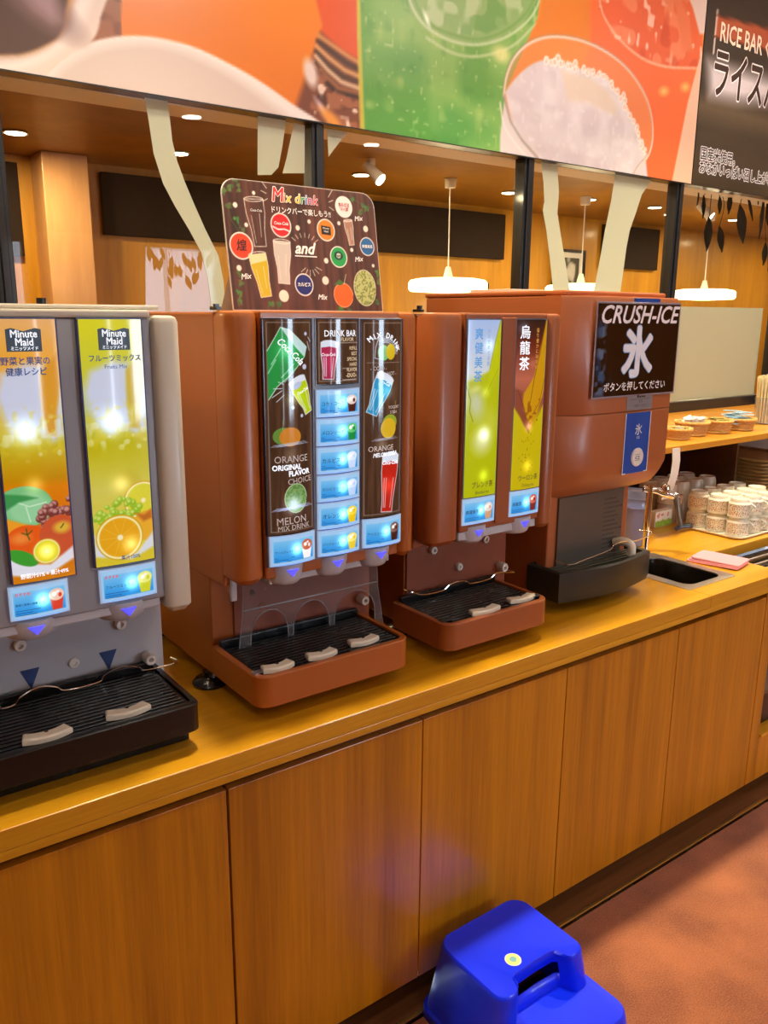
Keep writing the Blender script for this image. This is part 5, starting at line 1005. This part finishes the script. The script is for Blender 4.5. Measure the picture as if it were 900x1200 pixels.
# frame the opening: bridge from full height band to a smaller slot
for i in range(k+4, k+7):
    a, c = V[3][i].co, V[3][i+1].co; d, e = V[4][i].co, V[4][i+1].co
    m1 = [b.verts.new(a.lerp(d, .22)), b.verts.new(c.lerp(e, .22))]; m2 = [b.verts.new(a.lerp(d, .62)), b.verts.new(c.lerp(e, .62))]
    b.faces.new((V[3][i], V[3][i+1], m1[1], m1[0])); b.faces.new((m2[0], m2[1], V[4][i+1], V[4][i]))
bmesh.ops.remove_doubles(b, verts=b.verts, dist=.0002)
so = obj('upper_step', b, BLUEP, t, 40); md = so.modifiers.new('wall', 'SOLIDIFY'); md.thickness = .003; md.offset = -1
q_ = rrect(1.130, 1.408, -.375, -.19, .05, 6, (.01, .01, .045, .045)); lx, ly = 1.269, -.28
def sq(k, e=0): return [(lx+(x-lx)*k+(e if x > lx else -e), ly+(y-ly)*k+(-e if y < ly else 0)) for x, y in q_]
b = nb(); loft(b, [[(x, y, .110) for x, y in sq(.93)], [(x, y, .1105) for x, y in sq(.97)], [(x, y, .106) for x, y in sq(1)], [(x, y, .03) for x, y in sq(1, .010)], [(x, y, .026) for x, y in sq(1, .015)], [(x, y, .0045) for x, y in sq(1, .016)]])
obj('lower_step', b, BLUEP, t, 40)
st = obj('round_sticker', lathe(nb(), [(.0165, Z1+.001), (.0165, Z1+.0016), (.001, Z1+.0017)], (1.215, -.176, 0), 28), mat('sticker_yellow', (232, 226, 130), .5), t)
obj('sticker_ring', lathe(nb(), [(.0195, Z1+.0006), (.0195, Z1+.0012), (.001, Z1+.0013)], (1.215, -.176, 0), 28), WHITEP, st)
obj('sticker_print', lathe(nb(), [(.0085, Z1+.0016), (.0085, Z1+.0021), (.001, Z1+.0022)], (1.215, -.176, 0), 12), mat('sticker_blue', (120, 180, 190), .5), st)

# ------------------------------------------------ right end: shelf, crockery, tap
t = thing('serving_shelf', (3.6, .63, .85), 'wooden shelf over the worktop right of the ice machine, carrying wicker baskets', 'shelf')
obj('shelf_board', BX(2.56, 4.6, .47, 1.139, 1.178, 1.202, .002), SHELFW, t); obj('side_board', BX(2.575, 2.595, .75, 1.139, .851, 1.177, .001), DARKW, t); obj('back_board', BX(2.595, 4.6, 1.13, 1.139, .851, 1.177), DARKW, t)
obj('divider_board', BX(3.27, 3.285, .60, 1.129, .851, 1.177, .001), DARKW, t)
o = obj('paper_strip', loft(nb(), [[(2.61-.0+dx, .468+dy, z), (2.655+dx, .468+dy, z), (2.655+dx, .4655+dy, z), (2.61+dx, .4655+dy, z)] for z, dx, dy in ((1.195, 0, 0), (1.15, .002, -.004), (1.10, -.006, -.006), (1.05, -.022, -.004), (1.01, -.04, .0))]), mat('white_paper', (226, 216, 206), .6), None, True, loc=(2.63, .466, 1.195)); tag(o, 'narrow white paper strip hanging from the left end of the serving shelf', 'paper strip')
# wicker baskets
WICK = mat('wicker', (196, 150, 84), .6, bump=.4, bscale=300); WICK2 = mat('wicker_rim', (214, 170, 92), .55, bump=.3, bscale=300)
def basket(loc, rx, ry, h, lab, rz=0):
    t = thing('wicker_basket', (0, 0, 0), lab, 'basket', 'wicker baskets on the shelf'); b = nb(); rows = 7; n = 40
    for r in range(rows):
        z = .004+h*r/rows; k = .80+.20*r/rows
        tube(b, [((rx*k+.0016*(-1)**(i+r))*math.cos(2*PI*i/n), (ry*k+.0016*(-1)**(i+r))*math.sin(2*PI*i/n), z) for i in range(n)], .0036, 5, True)
    obj('woven_wall', b, WICK, t, True, kind=None); b = nb()
    tube(b, [(rx*1.02*math.cos(2*PI*i/n), ry*1.02*math.sin(2*PI*i/n), h+.0012*(-1)**i) for i in range(n)], .0055, 6, True); tube(b, [(rx*.8*math.cos(2*PI*i/n), ry*.8*math.sin(2*PI*i/n), .005) for i in range(n)], .005, 6, True); obj('rim', b, WICK2, t, True)
    obj('basket_floor', lathe(nb(), [(.8, .003), (.8, .006)], (0, 0, 0), 24, rx, ry), WICK, t)
    t.location = loc; t.rotation_euler.z = rz; return t
basket((2.80, .575, 1.2025), .048, .048, .040, 'leftmost wicker basket on the shelf, half hidden by the ice machine', 0)
basket((2.945, .615, 1.2025), .064, .064, .052, 'wicker basket holding white creamer cups on the shelf, nearest the ice machine', 0)
basket((3.095, .600, 1.2025), .060, .060, .050, 'wicker basket holding olive packets, between the creamer basket and the blue sticks', 0)
basket((3.26, .595, 1.2025), .060, .060, .046, 'wicker basket holding pale blue sticks, nearest the straw cup', 0)
cr0 = lathe(nb(), [(.011, 0), (.014, .017), (.0175, .018), (.0175, .0195), (.001, .02)], (0, 0, 0), 14); c0 = None
for i in range(22):
    rr_ = .040*random.random()**.5; an_ = random.uniform(0, 2*PI); x = 2.945+rr_*math.cos(an_); y = .615+rr_*math.sin(an_); z = 1.2125+(i//8)*.0205
    if i == 0: c0 = obj('creamer', cr0, WHITEP, None, True); c = c0; c.location = (x, y, z); tag(c, 'small white creamer cup heaped in the wicker basket nearest the ice machine', 'creamer', 'creamers in the basket')
    else: c = dup(c0, (x, y, z))
    c.rotation_euler = (random.uniform(-.5, .5), random.uniform(-.5, .5), 0)
for i, (x, y) in enumerate(((2.787, .568), (2.814, .58), (2.80, .575))): c = dup(c0, (x, y, 1.214+.012*(i == 2)), 0, 'white creamer cup in the leftmost basket beside the ice machine'); c['group'] = 'creamers in the leftmost basket'; c.scale = (1, 1, 1)
pk0 = None
for i in range(16):
    m_ = mat('olive_packet', (150, 140, 60), .5) if i == 0 else None
    if i == 0: pk0 = obj('sugar_packet', BX(-.034, .034, -.008, .008, -.002, .002, .0015), m_); pk0['group'] = 0; del pk0['group']; tag(pk0, 'slim olive sugar packet lying in the middle wicker basket', 'packet', 'olive packets in the basket'); p = pk0
    else: p = dup(pk0, None)
    p.location = (3.095+random.uniform(-.008, .008), .60+random.uniform(-.03, .03), 1.214+i*.0032); p.rotation_euler = (random.uniform(-.05, .05), random.uniform(-.06, .06), random.uniform(-.35, .35))
sk0 = None
for i in range(18):
    if i == 0: sk0 = obj('sugar_stick', BX(-.06, .06, -.0065, .0065, -.002, .002, .0015), mat('pale_blue_stick', (170, 206, 222), .45)); tag(sk0, 'long pale blue sugar stick lying across the basket nearest the straws', 'sugar stick', 'blue sticks in the basket'); p = sk0
    else: p = dup(sk0, None)
    p.location = (3.245+random.uniform(-.02, .02), .60+random.uniform(-.035, .035), 1.2155+i*.0031+.012); p.rotation_euler = (0, random.uniform(.0, .10), random.uniform(-.25, .25))
# straws in a clear cup
t = thing('straw_cup', (3.535, .645, 1.2025), 'clear plastic cup packed with paper wrapped straws at the right edge of the shelf', 'cup')
obj('cup_wall', lathe(nb(), [(.03, 1.203), (.040, 1.204), (.046, 1.32), (.0445, 1.32), (.0385, 1.206), (.001, 1.2055)], (3.535, .645, 0), 28), ACR, t, True)
s0 = None; k = 0
for rr, n in ((0, 1), (.011, 6), (.021, 11), (.030, 17)):
    for i in range(n):
        a = 2*PI*i/n+rr*30; x = rr*math.cos(a); y = rr*math.sin(a); hh = .20+random.uniform(-.008, .012)
        if s0 is None: s0 = obj('wrapped_straw', cyl(nb(), (0, 0, 0), (0, 0, .20), .0048, n=7), mat('straw_paper', (226, 218, 176), .6), None, True); tag(s0, 'cream paper wrapped straw standing in the clear cup at the right edge', 'straw', 'straws in the cup'); s_ = s0
        else: s_ = dup(s0, None)
        s_.location = (3.535+x, .645+y, 1.208); s_.scale = (1, 1, hh/.20); s_.rotation_euler = (-y*1.6, x*1.6, 0)
# trays stacked under the shelf
TRM = mat('tray_brown', (150, 122, 78), .45); b = nb(); o1 = rrect(-.16, .16, -.21, .21, .03, 5); o2 = rrect(-.145, .145, -.195, .195, .02, 5)
loft(b, [[(x*.94, y*.95, 0) for x, y in o1], [(x, y, .012) for x, y in o1], [(x, y, .0145) for x, y in o1], [(x, y, .014) for x, y in o2], [(x*.96, y*.97, .003) for x, y in o2]])
t0 = obj('serving_tray', b, TRM, None, 40); tag(t0, 'brown serving tray in the stack under the shelf at the right edge', 'tray', 'brown trays stacked under the shelf'); t0.location = (3.465, .69, .8515)
for i in range(1, 15): dup(t0, (3.465+random.uniform(-.002, .002), .69+random.uniform(-.002, .002), .8515+i*.0152))
# mugs, upside down and stacked two high, on a white tray
b = nb(); cx, cy = 3.04, .435; o1 = rrect(2.83, 3.255, .295, .575, .04, 6); o2 = [(cx+(x-cx)*.96, cy+(y-cy)*.94) for x, y in o1]
loft(b, [[(cx+(x-cx)*.97, cy+(y-cy)*.95, .8510) for x, y in o1], [(x, y, .858) for x, y in o1], [(x, y, .8605) for x, y in o1], [(x, y, .860) for x, y in o2], [(x, y, .8555) for x, y in o2]])
o = obj('mug_tray', b, mat('tray_white', (226, 216, 196), .35), None, 40, loc=(3.04, .435, .851)); tag(o, 'white serving tray under the patterned mugs right of the tap', 'tray')
MUGM = mat('mug_cream', (228, 222, 202), .25, coat=.3)
def pattern():
    m = bpy.data.materials.new('mug_pattern'); m.use_nodes = True; nt = m.node_tree; b = nt.nodes['Principled BSDF']; N = nt.nodes.new; L = nt.links.new
    tc = N('ShaderNodeTexCoord'); prev = None; base = lin((228, 222, 202))
    for sc_, th, c, seed in ((150, .30, (206, 110, 70), 0), (190, .27, (60, 66, 96), 3.3), (170, .24, (120, 84, 60), 7.1), (100, .16, (232, 170, 140), 9.7)):
        mp = N('ShaderNodeMapping'); mp.inputs['Location'].default_value = (seed, seed, seed); L(tc.outputs['Object'], mp.inputs[0])
        v = N('ShaderNodeTexVoronoi'); v.inputs['Scale'].default_value = sc_; L(mp.outputs[0], v.inputs['Vector'])
        lt = N('ShaderNodeMath'); lt.operation = 'LESS_THAN'; lt.inputs[1].default_value = th; L(v.outputs['Distance'], lt.inputs[0])
        mx = N('ShaderNodeMix'); mx.data_type = 'RGBA'; mx.inputs[7].default_value = lin(c); L(lt.outputs[0], mx.inputs[0])
        if prev: L(prev, mx.inputs[6])
        else: mx.inputs[6].default_value = base
        prev = mx.outputs[2]
    L(prev, b.inputs['Base Color']); b.inputs['Roughness'].default_value = .3; return m
MPAT = pattern()
m0 = thing('mug', (0, 0, 0), 'x', 'mug', 'mugs on the white tray')
obj('mug_body', lathe(nb(), [(.0385, 0), (.0405, .001), (.0405, .008), (.040, .0085)], (0, 0, 0), 28), MUGM, m0, True)
obj('patterned_wall', lathe(nb(), [(.0400, .0085), (.0400, .0505)], (0, 0, 0), 28), MPAT, m0, True)
obj('mug_foot', lathe(nb(), [(.040, .0505), (.0385, .054), (.034, .0585), (.0325, .069), (.0315, .0705), (.0285, .0705), (.027, .067), (.001, .067)], (0, 0, 0), 28), MUGM, m0, True)
obj('handle', tube(nb(), [(.038+.0185*math.sin(PI*i/10)*1.15, 0, .012+.036*i/10+.002) for i in range(11)], .0042, 8), MUGM, m0, True)
wh = {(0, 0): 'nearest the tap', (1, 0): 'second from the front corner', (2, 0): 'at the front corner'}
first = True; cols = ['first', 'second', 'third', 'fourth', 'fifth', 'sixth']; rws = ['back', 'middle', 'front']
for i in range(4):
    for j in range(3):
        for l in range(2):
            x = 2.893+i*.0905; y = .520-j*.086+.003*(i % 2); z = .8562+l*.0713
            lab = '%s cream mug in the %s row, %s pair from the tap' % ('lower inverted' if l == 0 else 'upper inverted', rws[j], cols[i])
            if first: m0.location = (x, y, z); m0['label'] = lab; mm = m0; first = False
            else: mm = dup(m0, (x, y, z), None, lab)
            mm.rotation_euler.z = -.75+random.uniform(-.12, .12)
# upturned glasses behind the mugs
GLM = glass_mat('beige_glass', (.92, .90, .86), refl=1.6, rough=.15, haze=.9, hazecol=(244, 234, 216))
g0 = None
for i, (x, y, _) in enumerate([(2.87, .74, 0), (2.96, .742, 0), (3.05, .738, 0), (3.14, .744, 0), (3.15, .652, 0), (2.87, .645, 0), (2.96, .65, 0), (3.055, .648, 0)]):
    for l in range(2):
        lab = ('upper' if l else 'lower')+' beige glass upside down, '+['leftmost in the back row', 'second in the back row', 'third in the back row', 'rightmost in the back row', 'rightmost in the front row', 'leftmost in the front row', 'second in the front row', 'third in the front row'][i]
        if g0 is None:
            g0 = obj('drinking_glass', lathe(nb(), [(.040, 0), (.0405, .002), (.037, .06), (.034, .072), (.031, .078), (.028, .077), (.0275, .073), (.001, .073)], (0, 0, 0), 24), GLM, None, True); tag(g0, lab, 'glass', 'upturned glasses behind the mugs'); gg = g0
        else: gg = dup(g0, None, None, lab)
        gg.location = (x, y, .8515+l*.0785)
# measuring jug, carton, tap, towel
t = thing('plastic_canister', (2.475, .505, .8505), 'blue grey translucent plastic canister with a clear lid behind the tap', 'canister'); C_ = (2.475, .505, 0)
obj('canister_wall', lathe(nb(), [(.040, .851), (.046, .854), (.047, .99), (.0455, .992)], C_, 28), mat('canister_blue', (122, 124, 160), .35), t, True)
obj('clear_lid', lathe(nb(), [(.0475, .9925), (.050, .995), (.050, 1.006), (.048, 1.01), (.049, 1.026), (.046, 1.03), (.044, 1.055), (.001, 1.058)], C_, 28), glass_mat('lid_clear', (.9, .92, 1), refl=2, rough=.08, haze=.45, hazecol=(170, 180, 214)), t, True)
t = thing('tissue_carton', (2.83, .655, .8505), 'white and green paper carton printed with grass behind the tap handle', 'carton'); t.rotation_euler.z = 0
b = nb(); bx(b, 2.735, 2.845, .60, .63, .851, .915, .002); obj('carton_box', b, mat('carton_white', (226, 216, 200), .5), t)
q = Ras(2.737, 2.843, .853, .913, .0015).bg((228, 220, 204)); a = vnoise(q.X, q.Z*.12, 260, 5); q.mixin(np.clip((.872+.012*a-q.Z)/.003, 0, 1), (140, 176, 50)); q.speck((180, 206, 90), 220, .55, .8, 6, np.clip((.868-q.Z)/.004, 0, 1))
for k_ in range(8): x = random.uniform(2.745, 2.835); z = random.uniform(.89, .905); q.ell(x, z, .006, .004, (206, 120, 110), .3)
q.build('carton_print', fr(.5995), PRSIGN, t)
t = thing('water_tap', (2.407, 0.404, .8505), 'chrome water tap with a tall pipe and black drop lever behind the sink', 'tap')
obj('riser_pipe', cyl(cyl(nb(), (2.407, 0.404, .851), (2.407, 0.404, 1.095), .011, n=20), (2.407, 0.404, .8515), (2.407, 0.404, .858), .02, .016, 20), CHROME, t, True)
obj('tap_body', tube(nb(), smooth_path([(2.390, .418, 1.080), (2.420, .398, 1.077), (2.450, .376, 1.068), (2.474, .357, 1.058), (2.490, .343, 1.052)], 4), [.010, .012, .013, .012, .012, .012, .013, .015, .016, .016, .015, .014, .013, .013, .013, .013, .012], 16), CHROME, t, True)
obj('valve_dome', lathe(nb(), [(.015, 1.07), (.017, 1.084), (.013, 1.094), (.005, 1.098), (.001, 1.099)], (2.452, .373, 0), 20), CHROME, t, True)
obj('outlet_tip', cyl(nb(), (2.490, .343, 1.062), (2.490, .343, 1.030), .013, .011, 16), CHROME, t, True)
obj('drop_pipe', tube(nb(), smooth_path([(2.482, 0.350, 1.06), (2.477, 0.339, 1.03), (2.480, 0.332, .99), (2.486, 0.326, .955)], 4), [.011]*4+[.009]*4+[.010]*5, 14), STEELD, t, True)
obj('lever', tube(nb(), smooth_path([(2.472, 0.332, .945), (2.490, 0.324, .950), (2.510, 0.316, .951), (2.528, 0.308, .952)], 3), .0095, 12), BLACKP, t, True)
t = nb(); Px = rrect(-.085, .085, -.06, .06, .012, 4)
for l in range(3):
    z = .8515+l*.006; s_ = 1-.03*l; off = .004*l
    loft(t, [[(x*s_+off, y*s_, z+.002*math.sin(x*30+l)) for x, y in Px], [(x*s_*1.01+off, y*s_*1.02, z+.003+.002*math.sin(x*30+l)) for x, y in Px], [(x*s_+off, y*s_, z+.0055+.002*math.sin(x*30+l)) for x, y in Px]])
o = obj('folded_cloth', t, mat('pink_cloth', (238, 160, 168), .9, bump=.5, bscale=500), None, True); o.location = (2.515, .19, .0006); o.rotation_euler.z = -1.35; tag(o, 'folded pink cleaning cloth on the worktop right of the sink', 'cloth')
